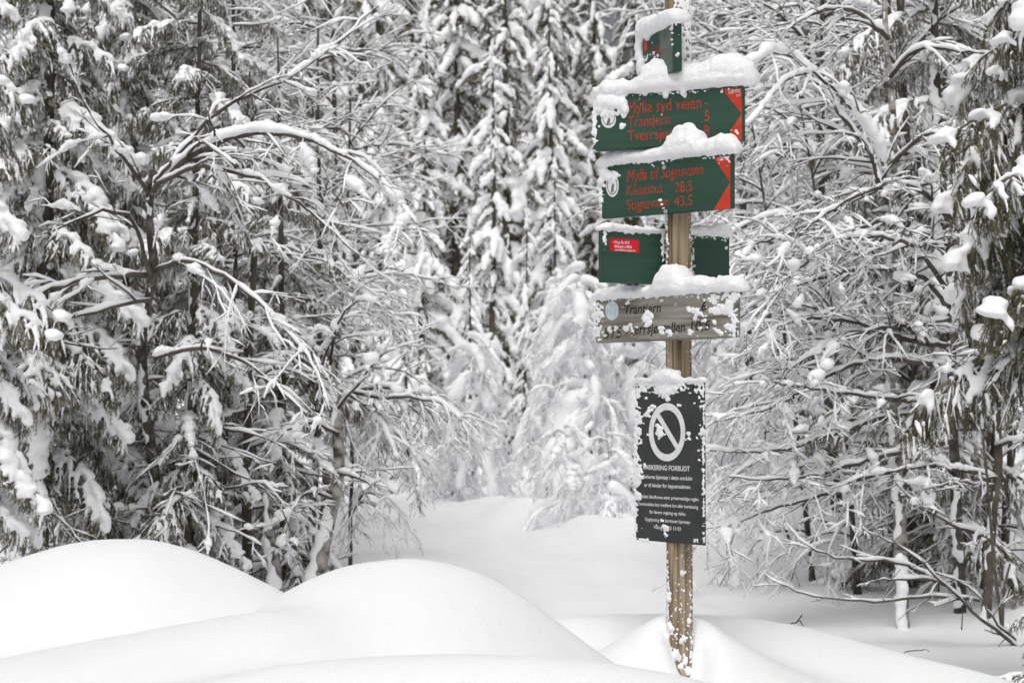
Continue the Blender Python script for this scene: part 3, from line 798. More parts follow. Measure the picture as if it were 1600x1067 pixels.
def make_bough(seed, hi=True, phi0=0.15, phi1=-0.7, snow=1.0, gap=0.35, L=1.0, wide=0.40, fine=0.42):
    """one spruce bough along +x, drooping under snow. Returns (wood+needles arrays), (snow arrays)"""
    rng = np.random.default_rng(seed)
    n = 22
    t = np.linspace(0, 1, n)
    ph = phi0 + (phi1 - phi0) * t ** 0.9
    yaw = np.cumsum(rng.normal(0, 0.05, n))
    st = L / (n - 1)
    d = np.stack([np.cos(ph) * np.cos(yaw), np.cos(ph) * np.sin(yaw), np.sin(ph)], 1)
    P = np.concatenate([[[0, 0, 0]], np.cumsum(d[:-1] * st, axis=0)])
    twigs = [(P, 0.012 * (1 - 0.85 * t) * L + 0.0015, 0)]
    nb = 15 if hi else 8
    for k in range(nb):
        tt = 0.10 + 0.88 * (k + rng.uniform(-0.3, 0.3)) / nb
        for sd in (-1, 1):
            l = L * (wide * (1 - tt) ** 0.6 + 0.07) * rng.uniform(0.7, 1.15)
            i = min(n - 2, int(tt * (n - 1)))
            a = rng.uniform(0.7, 1.15)
            az = math.atan2(d[i, 1], d[i, 0]) + sd * a
            el = ph[i] - rng.uniform(0.15, 0.5)
            m = 8
            q = np.linspace(0, 1, m)
            ee = el - 0.55 * q
            dd = np.stack([np.cos(ee) * math.cos(az - sd * 0.0), np.cos(ee) * math.sin(az), np.sin(ee)], 1)
            dd[:, 0] += 0.25 * q * math.cos(ph[i])
            B_ = P[i] + np.concatenate([[[0, 0, 0]], np.cumsum(dd[:-1] * (l / (m - 1)), axis=0)])
            twigs.append((B_, np.linspace(0.0045, 0.0015, m) * L, 1))
            nt = max(2, int((6 if hi else 4) * l / (0.3 * L)))
            for j in range(nt):
                f = (j + rng.uniform(0.2, 0.9)) / nt
                ii_ = min(m - 2, int(f * (m - 1)))
                for s2 in (-1, 1):
                    ll = L * rng.uniform(0.07, 0.16) * (1.1 - 0.5 * f)
                    az2 = az + s2 * rng.uniform(0.3, 1.2)
                    el2 = ee[ii_] - rng.uniform(-0.25, 0.75)
                    mm = 4
                    dv = np.array([math.cos(el2) * math.cos(az2), math.cos(el2) * math.sin(az2), math.sin(el2)])
                    qq = np.linspace(0, 1, mm)[:, None]
                    Q = B_[ii_] + dv * qq * ll + np.array([0, 0, -1.0]) * (qq ** 2) * ll * 0.15
                    twigs.append((Q, np.full(mm, 0.0014 * L), 2))
    W = MB()
    NP_, ND = [], []
    step = (0.0065 if hi else 0.020)
    for (Q, r, lv) in twigs:
        if lv < 2 or hi:
            V, F, T = sweep(Q, r, 5 if lv == 0 else 3, cap=False)
            W.add(V, F, T)
        seg = np.linalg.norm(np.diff(Q, axis=0), axis=1)
        cum = np.concatenate([[0], np.cumsum(seg)])
        s0 = 0.25 * L if lv == 0 else 0
        m = int((cum[-1] - s0) / step * (2.6 if hi else 0.46))
        if m < 1: continue
        s_ = rng.uniform(s0, cum[-1], m)
        X = np.stack([np.interp(s_, cum, Q[:, c]) for c in range(3)], 1)
        tg = norm(Q[-1] - Q[0])
        NP_.append(X); ND.append(np.repeat(tg[None], m, 0))
    X = np.concatenate(NP_); D_ = np.concatenate(ND)
    m = len(X)
    rv = rng.normal(0, 1, (m, 3)); rv[:, 2] -= 0.25
    rv -= D_ * (rv * D_).sum(1)[:, None]
    rv /= np.linalg.norm(rv, axis=1)[:, None] + 1e-9
    nd = D_ * rng.uniform(0.4, 1.0, m)[:, None] + rv * 0.85
    nd /= np.linalg.norm(nd, axis=1)[:, None]
    ln = (rng.uniform(0.013, 0.022, m) if hi else rng.uniform(0.04, 0.085, m))
    wd = (0.0017 if hi else 0.016)
    sd = np.cross(nd, rng.normal(0, 1, (m, 3)))
    sd /= np.linalg.norm(sd, axis=1)[:, None] + 1e-9
    V = np.stack([X - sd * wd, X + sd * wd, X + nd * ln[:, None]], 1).reshape(-1, 3)
    W.add(V, None, np.arange(m * 3).reshape(-1, 3))
    # snow pads
    C, R = [], []
    for (Q, r, lv) in twigs:
        if lv == 2 and (not hi or rng.random() < 0.65): continue
        seg = np.linalg.norm(np.diff(Q, axis=0), axis=1).sum()
        st_ = (0.022 if hi else 0.035) * (1.3 if lv == 0 else 1)
        m = max(2, int(seg / st_))
        ph0 = rng.uniform(0, 100)
        thr = gap + (0.10 if lv == 2 else 0)
        for k in range(m):
            f = (k + 0.5) / m
            if lv == 0 and f < 0.12: continue
            if hi and lv == 1 and f > 0.72: continue
            a = 0.5 + 0.5 * math.sin(ph0 + f * seg * 11 + 1.3 * math.sin(ph0 * 1.3 + f * seg * 19))
            a = (0.8 * a + 0.2 * rng.random()) if hi else (0.6 * a + 0.4 * rng.random())
            if a < thr: continue
            x = np.array([np.interp(f, np.linspace(0, 1, len(Q)), Q[:, c]) for c in range(3)])
            base = ((0.040, 0.023, 0.012) if hi else (0.044, 0.031, 0.017))[lv] * snow * (0.55 + 0.75 * (a - thr) / (1 - thr))
            if lv: base *= 1 - 0.25 * f
            rx, rz = base * rng.uniform(0.85, 1.2), base * rng.uniform(0.7, 1.0)
            x[2] += rz * (0.55 if lv < 2 else 0.4) + (0.004 if hi else 0.0)
            x[:2] += rng.normal(0, 0.2 * rx, 2)
            C.append(x); R.append([rx, rx * rng.uniform(0.8, 1.1) * (1.35 if lv == 0 else 1), rz * (0.8 if lv == 0 and hi else 1)])
    V, F, T = lumps(C, R, 0.0105 if hi else 0.041, 0.0045 if hi else 0.009, 30 if hi else 16, seed, None, 4 if hi else 0)
    if hi:
        S = MB(); S.add(V, F, T)
        for (Q, r, lv) in twigs:
            if lv == 0 or rng.random() > fine: continue
            n_ = len(Q)
            rs_ = rng.uniform(0.003, 0.0075) * np.clip(rng.normal(0.75, 0.6, n_), 0.1, 1.9)
            rs_[-1] *= 0.5
            c = Q.copy(); c[:, 2] += 0.003 + rs_ * 0.5
            S.add(*sweep(c, np.stack([rs_ * 1.15, rs_], 1), 4))
        V, F, T = S.arrays()
    return W.arrays(), (V, F, T)

def trunk_arrays(H, r0, r1, seed, lean=(0, 0), bend=0.03, sides=14, step=0.12):
    rng = np.random.default_rng(seed)
    n = max(6, int(H / step))
    z = np.linspace(0, H, n)
    a, b = rng.uniform(0, 6, 2)
    P = np.stack([lean[0] * z + bend * np.sin(z * 0.9 + a), lean[1] * z + bend * np.sin(z * 0.8 + b), z], 1)
    P[:, :2] -= P[0, :2]
    f = z / H
    r = r0 + (r1 - r0) * f + r0 * 0.5 * np.exp(-z / 0.12)
    V, F, T = sweep(P, r, sides)
    d = vnoise(V * np.array([14, 14, 5]), seed)
    c = np.stack([np.interp(V[:, 2], P[:, 2], P[:, k]) for k in range(2)], 1)
    V[:, :2] = c + (V[:, :2] - c) * (1 + 0.10 * d)[:, None]
    return P, (V, F, T)

# --- high-detail boughs shared by the near spruces
BOUGH = []
for k, (p0, p1, sn, gp, wd) in enumerate([(0.10, -0.75, 1.0, 0.32, 0.40), (0.0, -0.95, 1.2, 0.22, 0.34), (0.2, -0.5, 0.9, 0.44, 0.44), (-0.1, -1.1, 1.0, 0.32, 0.36), (0.05, -0.8, 0.75, 0.54, 0.42), (-0.2, -1.25, 1.15, 0.24, 0.30), (0.15, -0.65, 1.0, 0.48, 0.42), (0.0, -0.9, 1.1, 0.40, 0.38)]):
    (wv, wf, wt), (sv, sf, st_) = make_bough(100 + k, True, p0, p1, sn, gp, 1.0, wd, 0.42 if k < 6 else 0.10)
    BOUGH.append((make_mesh('bough', wv, wf, wt, (M_NEEDLE,), smooth=False), make_mesh('bough_snow', sv, sf, st_, (M_SNOWT,))))

def near_spruce(label, px, Y, H, seed, z0, z1, len0, len1, count, r=0.06, az_range=None, protos=(0, 1, 2, 3, 4, 5), twigs=0, gapf=None):
    rng = np.random.default_rng(seed)
    f = foot(px, Y, 0.12)
    root = thing('spruce_tree', label, 'tree', f.tolist())
    P, tr = trunk_arrays(H, r, r * 0.18, seed, (rng.uniform(-0.01, 0.01), rng.uniform(-0.01, 0.01)), 0.015)
    trunk = link('trunk', make_mesh('spruce_trunk', *tr, (M_SPRUCE,)), root)
    pl = plaster(P, np.linspace(r, r * 0.45, len(P)), seed, 0.42, 0.7)
    if pl: snow_part(make_mesh('plastered_snow', *pl, (M_SNOWT,)), trunk)
    g = math.pi * (3 - math.sqrt(5))
    for k in range(count):
        u = (k + rng.uniform(0, 0.8)) / count
        z = z0 + (z1 - z0) * u
        az = k * g + rng.normal(0, 0.25)
        if az_range is not None:
            az = rng.uniform(*az_range)
        L = (len0 + (len1 - len0) * u) * (rng.uniform(0.75, 1.15) if k % 4 else rng.uniform(0.35, 0.55))
        bw, bs = BOUGH[protos[rng.integers(len(protos))]]
        o = link('bough', bw, root)
        o.location = (np.interp(z, P[:, 2], P[:, 0]), np.interp(z, P[:, 2], P[:, 1]), z)
        o.rotation_euler = (rng.normal(0, 0.15), rng.uniform(-0.05, 0.22), az)
        o.scale = (L, L, L)
        snow_part(bs, o)
    if twigs:                                   # dead lower twigs
        out = []
        for k in range(twigs):
            z = rng.uniform(0.15, z0 + 0.7)
            az = rng.uniform(0, 2 * math.pi)
            dv = np.array([math.cos(az), math.sin(az), rng.uniform(-0.35, 0.1)])
            grow(rng, line(rng, np.array([0, 0, z]), dv, rng.uniform(0.4, 0.9), -0.25, 0.07), 0.006, 0.002, 1, 3, out, 0.10, 0.25, -0.3)
        bw, bs = branch_mesh(out, rng, M_DEAD, 0.7)
        o = link('dead_branch', bw, root); o['kind'] = 'stuff'
        snow_part(bs, o)
    return root

# --- bare branches
def line(rng, p, d, L, droop, step, wander=0.12):
    n = max(3, int(L / step) + 1)
    pts = [np.array(p, float)]
    d = norm(d)
    for k in range(n - 1):
        d = norm(d + rng.normal(0, wander, 3) + np.array([0, 0, droop * step * 3]))
        pts.append(pts[-1] + d * (L / (n - 1)))
    return np.array(pts)

def grow(rng, pts, r0, r1, level, maxlevel, out, spacing, clen, droop, start=0.12, ang=(0.5, 1.1)):
    n = len(pts)
    rad = np.linspace(r0, r1, n)
    out.append((pts, rad, level))
    if level >= maxlevel: return
    seg = np.linalg.norm(np.diff(pts, axis=0), axis=1)
    cum = np.concatenate([[0], np.cumsum(seg)])
    s = cum[-1] * start
    sd = 1
    while s < cum[-1] * 0.98:
        i = min(n - 2, int(np.searchsorted(cum, s)))
        tg = norm(pts[i + 1] - pts[i])
        side = np.cross(tg, [0, 0, 1.0])
        if np.linalg.norm(side) < 0.2: side = np.array([math.cos(s * 40), math.sin(s * 40), 0])
        side = norm(side)
        upv = np.cross(side, tg)
        sd = -sd
        b = rng.normal(0, 0.7)
        perp = side * sd * math.cos(b) + upv * math.sin(b)
        a = rng.uniform(*ang)
        fr = s / cum[-1]
        L = clen * rng.uniform(0.35, 1.1) * (1.0 - 0.45 * fr)
        rr = max(0.0017, rad[i] * 0.55)
        ch = line(rng, pts[i], tg * math.cos(a) + perp * math.sin(a), L, droop, 0.055 if level + 1 < maxlevel else 0.05)
        grow(rng, ch, rr, max(0.0014, rr * 0.35), level + 1, maxlevel, out, spacing * 0.85, clen * 0.45, droop * 1.2, 0.15, ang)
        s += spacing * rng.uniform(0.55, 1.4)

def branch_mesh(out, rng, bark, snow=1.0, clump=0.055):
    W, S = MB(), MB()
    CC, RR = [], []
    for (pts, rad, lv) in out:
        V, F, T = sweep(pts, rad, 7 if rad[0] > 0.012 else (5 if rad[0] > 0.005 else 3), cap=rad[0] > 0.004)
        W.add(V, F, T)
        n = len(pts)
        if n < 3: continue
        tg = np.gradient(pts, axis=0)
        tg /= np.linalg.norm(tg, axis=1)[:, None] + 1e-9
        hz = np.sqrt(np.clip(1 - tg[:, 2] ** 2, 0, 1))
        nz = vnoise(pts * 8.0, 11) * 0.95 + rng.normal(0, 0.25, n)
        thin = (1.0, 1.0, 0.92, 0.80)[min(lv, 3)]
        rs_ = snow * thin * (0.0058 + 0.34 * rad ** 0.9) * np.clip(0.85 + nz, 0.04, 2.2) * (0.28 + 0.72 * hz ** 1.5)
        rs_[0] *= 0.4; rs_[-1] *= 0.5
        c = pts.copy()
        c[:, 2] += rad * 0.85 * hz + rs_ * 0.72
        k = (1 - hz)[:, None]
        c[:, 1] -= (rad * 0.5) * k[:, 0]
        V, F, T = sweep(c, np.stack([rs_ * 0.80, rs_], 1), 7 if lv == 0 else (5 if lv == 1 else 4), cap=True)
        S.add(V, F, T)
        if lv > 2: continue
        pr = rng.random(n) < clump * (1.3 if lv < 2 else 0.5) * hz
        for q in np.nonzero(pr)[0]:
            r = snow * rng.uniform(0.011, 0.032)
            tgq = tg[q]
            for w in range(-4, 5):
                off = w * r * 0.55
                i = min(n - 1, max(0, int(round(q + off / (np.linalg.norm(pts[-1] - pts[0]) / (n - 1) + 1e-6)))))
                fr_ = q + off / (np.linalg.norm(np.diff(pts, axis=0), axis=1).mean() + 1e-6)
                if fr_ < 0 or fr_ > n - 1: continue
                x = np.array([np.interp(fr_, np.arange(n), pts[:, c_]) for c_ in range(3)])
                rr = r * (1 - 0.17 * abs(w)) * rng.uniform(0.85, 1.12)
                CC.append(x + np.array([rng.normal(0, 0.12 * rr), rng.normal(0, 0.12 * rr), rad[i] + rr * 0.42])); RR.append([rr * 1.15, rr * 1.05, rr * rng.uniform(0.65, 0.9)])
    if CC:
        V, T = ellipsoids(CC, RR, None, ICO1)
        V = V + (vnoise(V * 38, 4) * 0.005)[:, None] * np.array([0.6, 0.6, 1.0])
        S.add(V, None, T)
    return W.mesh('branch', bark), S.mesh('branch_snow', M_SNOWT)

def heavy_snow(pts, rad, rng, thick, seed, voxel=0.012, gap=0.15):
    """thick lumpy snow load along the top of a limb"""
    C, R = [], []
    seg = np.linalg.norm(np.diff(pts, axis=0), axis=1)
    cum = np.concatenate([[0], np.cumsum(seg)])
    s = 0.03
    while s < cum[-1]:
        x = np.array([np.interp(s, cum, pts[:, c]) for c in range(3)])
        r = np.interp(s, cum, rad)
        a = vnoise(np.array([[s * 3.1, seed * 1.7, 0]]), seed)[0] * 0.5 + 0.5 + rng.normal(0, 0.08)
        if a > gap:
            h = thick * (0.35 + 0.9 * a)
            x[2] += r * 0.6 + h * 0.55
            C.append(x); R.append([h * 0.85, h * 0.8, h * 0.75])
        s += 0.018
    if not C: return None
    V, F, T = lumps(C, R, voxel, 0.006, 28, seed, None, 2)
    return V, F, T

def rooted(K):
    """carry a stem's lowest point down into the snow"""
    g0 = gz1(K[0][0], K[0][1])
    if K[0][2] < g0 - 0.05: return K
    d = K[0] - K[1]
    t = (K[0][2] - g0 + 0.10) / max(0.35, abs(d[2]) / (np.linalg.norm(d) + 1e-9))
    p = K[0] + norm(d) * t
    p[2] = gz1(p[0], p[1]) - 0.08
    return np.vstack([p[None], K])

def limb(root, pix, Y0, Y1, r0, r1, seed, maxlevel=3, spacing=0.11, clen=0.55, droop=-0.35, snow=1.0, heavy=0.0, bark=None, clump=0.055, ang=(0.45, 1.0), root_it=False):
    """a hand-placed limb through picture points, at depths Y0..Y1, with side branches; one part with its snow"""
    rng = np.random.default_rng(seed)
    m = len(pix)
    K = np.array([at(x, y, Y0 + (Y1 - Y0) * k / (m - 1) + rng.normal(0, 0.03)) for k, (x, y) in enumerate(pix)])
    if root_it: K = rooted(K)
    pts = spline(K, 0.045)
    pts = pts + rng.normal(0, 0.0035, pts.shape)
    out = []
    grow(rng, pts, r0, r1, 0, maxlevel, out, spacing, clen, droop, 0.08, ang)
    org = np.array(root.location)
    out = [(p - org, r, l) for (p, r, l) in out]
    bw, bs = branch_mesh(out, rng, bark or M_TWIG, snow, clump)
    o = link('branch', bw, root)
    snow_part(bs, o)
    if heavy:
        hs = heavy_snow(pts - org, np.linspace(r0, r1, len(pts)), rng, heavy, seed)
        if hs: snow_part(make_mesh('snow_load', *hs, (M_SNOWT,)), o, 'snow_load')
    return o

def plaster(pts, rad, seed, dens=0.48, size=0.85):
    """snow stuck to the windward side of a trunk"""
    rng = np.random.default_rng(seed + 900)
    seg = np.linalg.norm(np.diff(pts, axis=0), axis=1)
    cum = np.concatenate([[0], np.cumsum(seg)])
    C, R = [], []
    s = 0.05
    while s < cum[-1]:
        a = vnoise(np.array([[s * 2.6, seed * 3.3, 0.5]]), seed)[0] * 0.5 + 0.5
        if a < dens + 0.15 and rng.random() < 0.85:
            x = np.array([np.interp(s, cum, pts[:, c]) for c in range(3)])
            r = np.interp(s, cum, rad)
            an = rng.normal(-2.2, 0.45)
            q = r * size * rng.uniform(0.5, 1.1)
            C.append(x + np.array([math.cos(an) * r * 0.85, math.sin(an) * r * 0.85, 0])); R.append([q * 0.9, q * 0.8, q * rng.uniform(1.0, 2.2)])
        s += 0.022
    if len(C) < 3: return None
    return lumps(C, R, 0.013, 0.004, 40, seed, None, 1)

def stem(root, pix, Y0, Y1, r0, r1, bark, seed, heavy=0.0):
    """a trunk through picture points"""
    m = len(pix)
    K = rooted(np.array([at(x, y, Y0 + (Y1 - Y0) * k / (m - 1)) for k, (x, y) in enumerate(pix)]))
    pts = spline(K, 0.07)
    pts[:, :2] += vnoise(pts * 2.5, seed)[:, None] * 0.008
    org = np.array(root.location)
    V, F, T = sweep(pts - org, np.linspace(r0, r1, len(pts)), 12)
    V[:, :2] += (vnoise(V * np.array([30, 30, 9]), seed) * 0.10 * r0)[:, None]
    o = link('trunk', make_mesh('stem', V, F, T, (bark,)), root)
    if r0 > 0.015:
        pl = plaster(pts - org, np.linspace(r0, r1, len(pts)), seed)
        if pl: snow_part(make_mesh('plastered_snow', *pl, (M_SNOWT,)), o)
    if heavy:
        hs = heavy_snow(pts - org, np.linspace(r0, r1, len(pts)), np.random.default_rng(seed), heavy, seed)
        if hs: snow_part(make_mesh('snow_load', *hs, (M_SNOWT,)), o, 'snow_load')
    return o

# --- bare saplings as shared prototypes: list of (branch mesh, snow mesh), trunk mesh
def proto_birch(seed, H, r, nl, llen, droop, lean, maxlevel=3, snow=1.0, bark=None, weep=False, z0=0.25, load=0.0):
    rng = np.random.default_rng(seed)
    P, tr = trunk_arrays(H, r, r * 0.25, seed, lean, 0.06, 9, 0.15)
    trunk = make_mesh('birch_trunk', *tr, (bark or M_BIRCH,))
    out = [(P, np.linspace(r, r * 0.25, len(P)), 0)]
    loads = []
    for k in range(nl):
        u = (k + rng.uniform(0, 0.9)) / nl
        z = H * (z0 + (1 - z0) * u)
        az = k * 2.4 + rng.normal(0, 0.4)
        b = np.array([np.interp(z, P[:, 2], P[:, c]) for c in range(3)])
        el = rng.uniform(0.35, 1.0) if not weep else rng.uniform(0.1, 0.7)
        L = llen * (1.15 - 0.65 * u) * rng.uniform(0.7, 1.15)
        pts = line(rng, b, [math.cos(az) * math.cos(el), math.sin(az) * math.cos(el), math.sin(el)], L, droop, 0.06, 0.09)
        if load: loads.append(pts)
        grow(rng, pts, max(0.005, r * 0.32), 0.0022, 1, maxlevel, out, 0.10 if not weep else 0.065, llen * 0.42, droop * 1.1, 0.12)
    bw, bs = branch_mesh(out, rng, M_TWIG, snow * 1.2)
    ld = None
    if load:
        m = MB()
        for q, pts in enumerate(loads):
            hs = heavy_snow(pts[:max(4, int(len(pts) * 0.75))], np.full(max(4, int(len(pts) * 0.75)), 0.004), rng, load * rng.uniform(0.5, 1.3), seed * 50 + q, 0.026, 0.30)
            if hs: m.add(*hs)
        ld = m.mesh('snow_load', M_SNOWT)
    return trunk, bw, bs, ld

def place_birch(proto, name, label, px, Y, rz, sc, group=None, cat='tree', sink=0.1):
    root = thing(name, label, cat, foot(px, Y, sink).tolist(), group, rz, sc)
    link('trunk', proto[0], root)
    o = link('crown', proto[1], root)
    snow_part(proto[2], o)
    if proto[3] is not None: snow_part(proto[3], o, 'snow_load')
    return root

# --- background spruces: one crown and one snow mesh each, shared between look-alikes
LOW = []
for k, (p0, p1, sn, gp) in enumerate([(-0.25, -1.30, 1.35, 0.22), (-0.4, -1.40, 1.5, 0.18), (-0.1, -1.2, 1.15, 0.36), (-0.3, -1.35, 1.1, 0.38), (-0.5, -1.45, 1.8, 0.06)]):
    LOW.append(make_bough(300 + k, False, p0, p1, sn, gp, 1.0, 0.24))

def proto_spruce(seed, H, R, nb, z0=0.4, pick=(0, 1, 2, 3), Lmin=0.22):
    rng = np.random.default_rng(seed)
    P, tr = trunk_arrays(H, 0.022 + H * 0.0055, 0.010, seed, (rng.uniform(-0.012, 0.012), rng.uniform(-0.012, 0.012)), 0.03, 8, 0.25)
    Wd, Sn = MB(), MB()
    g = math.pi * (3 - math.sqrt(5))
    for k in range(nb):
        u = ((k + rng.uniform(0, 0.6)) / nb) ** 0.9
        z = min(H - 0.12, z0 + (H - 0.12 - z0) * u + rng.normal(0, 0.10))
        L = (Lmin + (R - Lmin) * (1 - u) ** 0.75) * (rng.uniform(0.65, 1.3) if k % 5 in (0, 2, 4) else rng.uniform(0.3, 0.55))
        A_ = rot_z(k * g + rng.normal(0, 0.5)) @ rot_y(rng.normal(0.0, 0.2)) @ rot_x(rng.normal(0, 0.3)) * L * np.array([1, rng.uniform(0.7, 1.3), rng.uniform(0.75, 1.25)])
        b = np.array([np.interp(z, P[:, 2], P[:, 0]), np.interp(z, P[:, 2], P[:, 1]), z])
        (wv, wf, wt), (sv, sf, st_) = LOW[pick[rng.integers(len(pick))]]
        Wd.add(wv @ A_.T + b, wf, wt)
        Sn.add(sv @ A_.T + b, sf, st_)
    C, R_ = [], []
    for k in range(9):                          # snowy leader
        C.append([P[-1, 0] + rng.normal(0, 0.012), P[-1, 1] + rng.normal(0, 0.012), H - 0.30 + 0.04 * k]); R_.append([0.05 - 0.003 * k, 0.05 - 0.003 * k, 0.05])
    V, F, T = lumps(C, R_, 0.02, 0.01, 20, seed)
    Sn.add(V, F, T)
    return (make_mesh('spruce_trunk_far', *tr, (M_SPRUCE,)), Wd.mesh('spruce_crown', M_NEEDLE, False), Sn.mesh('spruce_crown_snow', M_SNOWT))

def place_spruce(proto, label, px, Y, rz, sc, group=None, sink=0.1):
    root = thing('spruce_tree', label, 'tree', foot(px, Y, sink).tolist(), group, rz, sc)
    link('trunk', proto[0], root)
    c = link('crown', proto[1], root)
    snow_part(proto[2], c)
    return root

# ------------------------------------------------------------------ background wood
SP = [proto_spruce(1, 6.0, 0.95, 140, 0.4, (0, 1, 4, 1)), proto_spruce(2, 6.0, 0.86, 135, 0.4, (0, 1, 4, 4)), proto_spruce(3, 10.5, 1.40, 210, 0.6, (2, 3, 0, 3)), proto_spruce(4, 11.0, 1.25, 210, 0.5, (2, 3, 3, 1)), proto_spruce(5, 5.0, 0.95, 90, 0.15, (0, 1, 4, 4))]

# young spruces with their tips in view
HP = (6.0, 6.0, 10.5, 11.0, 5.0)
for lab, p, px, Y, ytip, rz, wid in [
    ('slim young spruce hung with snow, its pointed tip near the top of the picture', 0, 664, 22.5, 22, 0.3, 1.15),
    ('snow-laden spruce just beside the slim pointed one, nearer the signs', 1, 762, 22.5, 70, 1.7, 1.0),
    ('broad low spruce with heavy white boughs, right below the slim pointed spruce', 4, 640, 21.0, 385, 2.6, 0.85),
    ('snow-plastered spruce close left of the green signs', 1, 868, 24.0, 250, 4.0, 1.15),
    ('narrow spruce draped white, between thicket and slim pointed spruce', 1, 540, 22.5, 330, 5.1, 1.0),
    ('white column of a spruce rising from the far end of the clearing', 4, 735, 20.5, 330, 0.9, 0.80),
    ('low white-draped spruce peeking over the drooping birch limb', 4, 585, 19.5, 470, 3.6, 0.85),
    ('tall white spruce column rising just left of the upper green signs', 1, 850, 24.5, -30, 2.9, 0.9),
    ('white-tiered spruce at the thicket side of the slim pointed spruce', 0, 585, 24.5, 60, 4.4, 0.9),
    ('white-draped spruce directly behind the tall bowed sapling', 4, 815, 21.5, 330, 5.5, 0.8)]:
    f = foot(px, Y, 0.1)
    hz_ = at(px, ytip, Y)[2] - f[2]
    s_ = hz_ / HP[p]
    place_spruce(SP[p], lab, px, Y, rz, (s_ * wid, s_ * wid, s_), 'young spruces at the edge of the clearing')

rb = np.random.default_rng(77)
bg = [(705, 27.5), (800, 26.5), (560, 26.5), (640, 30), (880, 28), (470, 27), (930, 31), (760, 32), (990, 28.5), (400, 30), (1060, 31.5), (1130, 27), (1210, 30), (1290, 26), (1370, 29), (1450, 31), (1540, 27.5), (330, 26.5), (250, 30), (160, 27), (70, 30), (600, 36), (690, 38), (850, 36), (520, 34), (970, 37), (1090, 37), (1330, 36), (1180, 35), (430, 37), (1450, 37), (780, 41), (640, 43), (1260, 43), (300, 36), (190, 37), (1580, 35), (30, 38), (900, 43), (540, 42), (1020, 43), (1160, 42), (360, 43), (1390, 44), (720, 35.5), (1250, 36.5), (470, 33)]
for k, (px, Y) in enumerate(bg):
    s_ = rb.uniform(0.82, 0.98) * (1.0 if Y < 33 else 1.32)
    place_spruce(SP[2 + k % 2], 'tall snow-covered spruce in the dense wood behind the clearing', px + rb.uniform(-12, 12), Y, rb.uniform(0, 6.28), (s_, s_, s_ * (1.0 + (Y > 34) * 0.15)), 'tall spruces of the background wood')

# ------------------------------------------------------------------ bare saplings filling the thickets
BP = [proto_birch(11, 4.2, 0.035, 15, 1.5, -0.30, (0.05, 0.02)), proto_birch(12, 3.6, 0.028, 14, 1.3, -0.45, (-0.10, 0.03)), proto_birch(13, 4.8, 0.04, 16, 1.6, -0.22, (0.12, -0.04)),
      proto_birch(14, 2.3, 0.014, 20, 1.25, -1.3, (0.12, 0.0), weep=True, snow=1.7, z0=0.30, load=0.105), proto_birch(15, 1.2, 0.010, 16, 0.9, -1.4, (-0.08, 0.05), weep=True, snow=1.8, z0=0.15, load=0.085), proto_birch(16, 2.9, 0.020, 22, 1.2, -0.8, (0.15, 0.05), snow=1.25, z0=0.12)]

left_fill = [(330, 11.5, 0, 1.0), (410, 12.5, 1, 1.05), (480, 11.2, 0, 0.80), (370, 14.0, 2, 1.1), (450, 15.5, 2, 1.1), (290, 13.0, 2, 1.05), (210, 12.0, 1, 1.1), (120, 12.5, 0, 1.1), (510, 16.5, 2, 1.0), (430, 10.4, 1, 0.75), (30, 13, 2, 1.0), (345, 9.4, 1, 0.75), (270, 10.6, 0, 1.0), (500, 13.0, 1, 0.95)]
for k, (px, Y, p, s_) in enumerate(left_fill):
    place_birch(BP[p], 'birch_sapling', 'snow-coated bare sapling tangled into the thicket left of the clearing', px, Y, rb.uniform(0, 6.28), s_, 'saplings of the thicket left of the clearing')
right_fill = [(1180, 14.5, 0, 1.1), (1250, 12.5, 1, 1.1), (1310, 11.5, 0, 1.0), (1370, 13.5, 2, 1.05), (1430, 11.8, 1, 1.1), (1220, 17, 2, 1.2), (1300, 15.5, 2, 1.1), (1390, 10.8, 0, 0.9), (1140, 18, 0, 1.3), (1470, 14, 2, 1.0), (1540, 12, 0, 1.1), (1345, 17.5, 0, 1.2), (1560, 10.5, 1, 1.0),
              (1270, 10.4, 5, 0.9), (1340, 9.6, 5, 0.95), (1420, 9.9, 0, 0.9),  (1290, 13.8, 5, 1.2), (1440, 12.8, 5, 1.3), (1530, 9.8, 5, 1.0), (1380, 15, 5, 1.4)]
for k, (px, Y, p, s_) in enumerate(right_fill):
    place_birch(BP[p], 'birch_sapling', 'snow-coated bare sapling tangled into the thicket beyond the post', px, Y, rb.uniform(0, 6.28), s_, 'saplings of the thicket beyond the post')

for lab, px, Y, p, rz, s_ in [
    ('tall bowed sapling smothered in white, beside the grey wooden board', 850, 17.0, 3, 0.5, 0.95),
    ('white weeping sapling left of the no parking plate', 930, 15.5, 3, 2.3, 0.80),
    ('bowed frosted sapling at the clearing edge below the slim spruces', 770, 17.5, 3, 4.0, 0.70),
    ('drooping white sapling just behind the no parking plate', 985, 16.5, 3, 5.2, 0.85),
    ('white drooping sapling behind the post, past the plate edge', 1110, 16.0, 3, 1.2, 0.75),
    ('low snow-bent bush beside the snow hummock', 900, 14.2, 4, 0.4, 0.70),
    ('small snow-bent bush close left of the no parking plate', 955, 13.6, 4, 1.9, 0.60),
    ('low frosted bush at the far left end of the hummock row', 705, 18.5, 4, 3.0, 0.75),
    ('frosted bush leaning over the snow bank beyond the post', 1150, 12.6, 4, 2.2, 0.70),
    ('frosted low bush between bank and bare branches', 1215, 12.0, 4, 4.4, 0.65)]:
    place_birch(BP[p], 'frosted_bush' if p == 4 else 'bowed_sapling', lab, px, Y, rz, s_, None, 'bush' if p == 4 else 'tree')

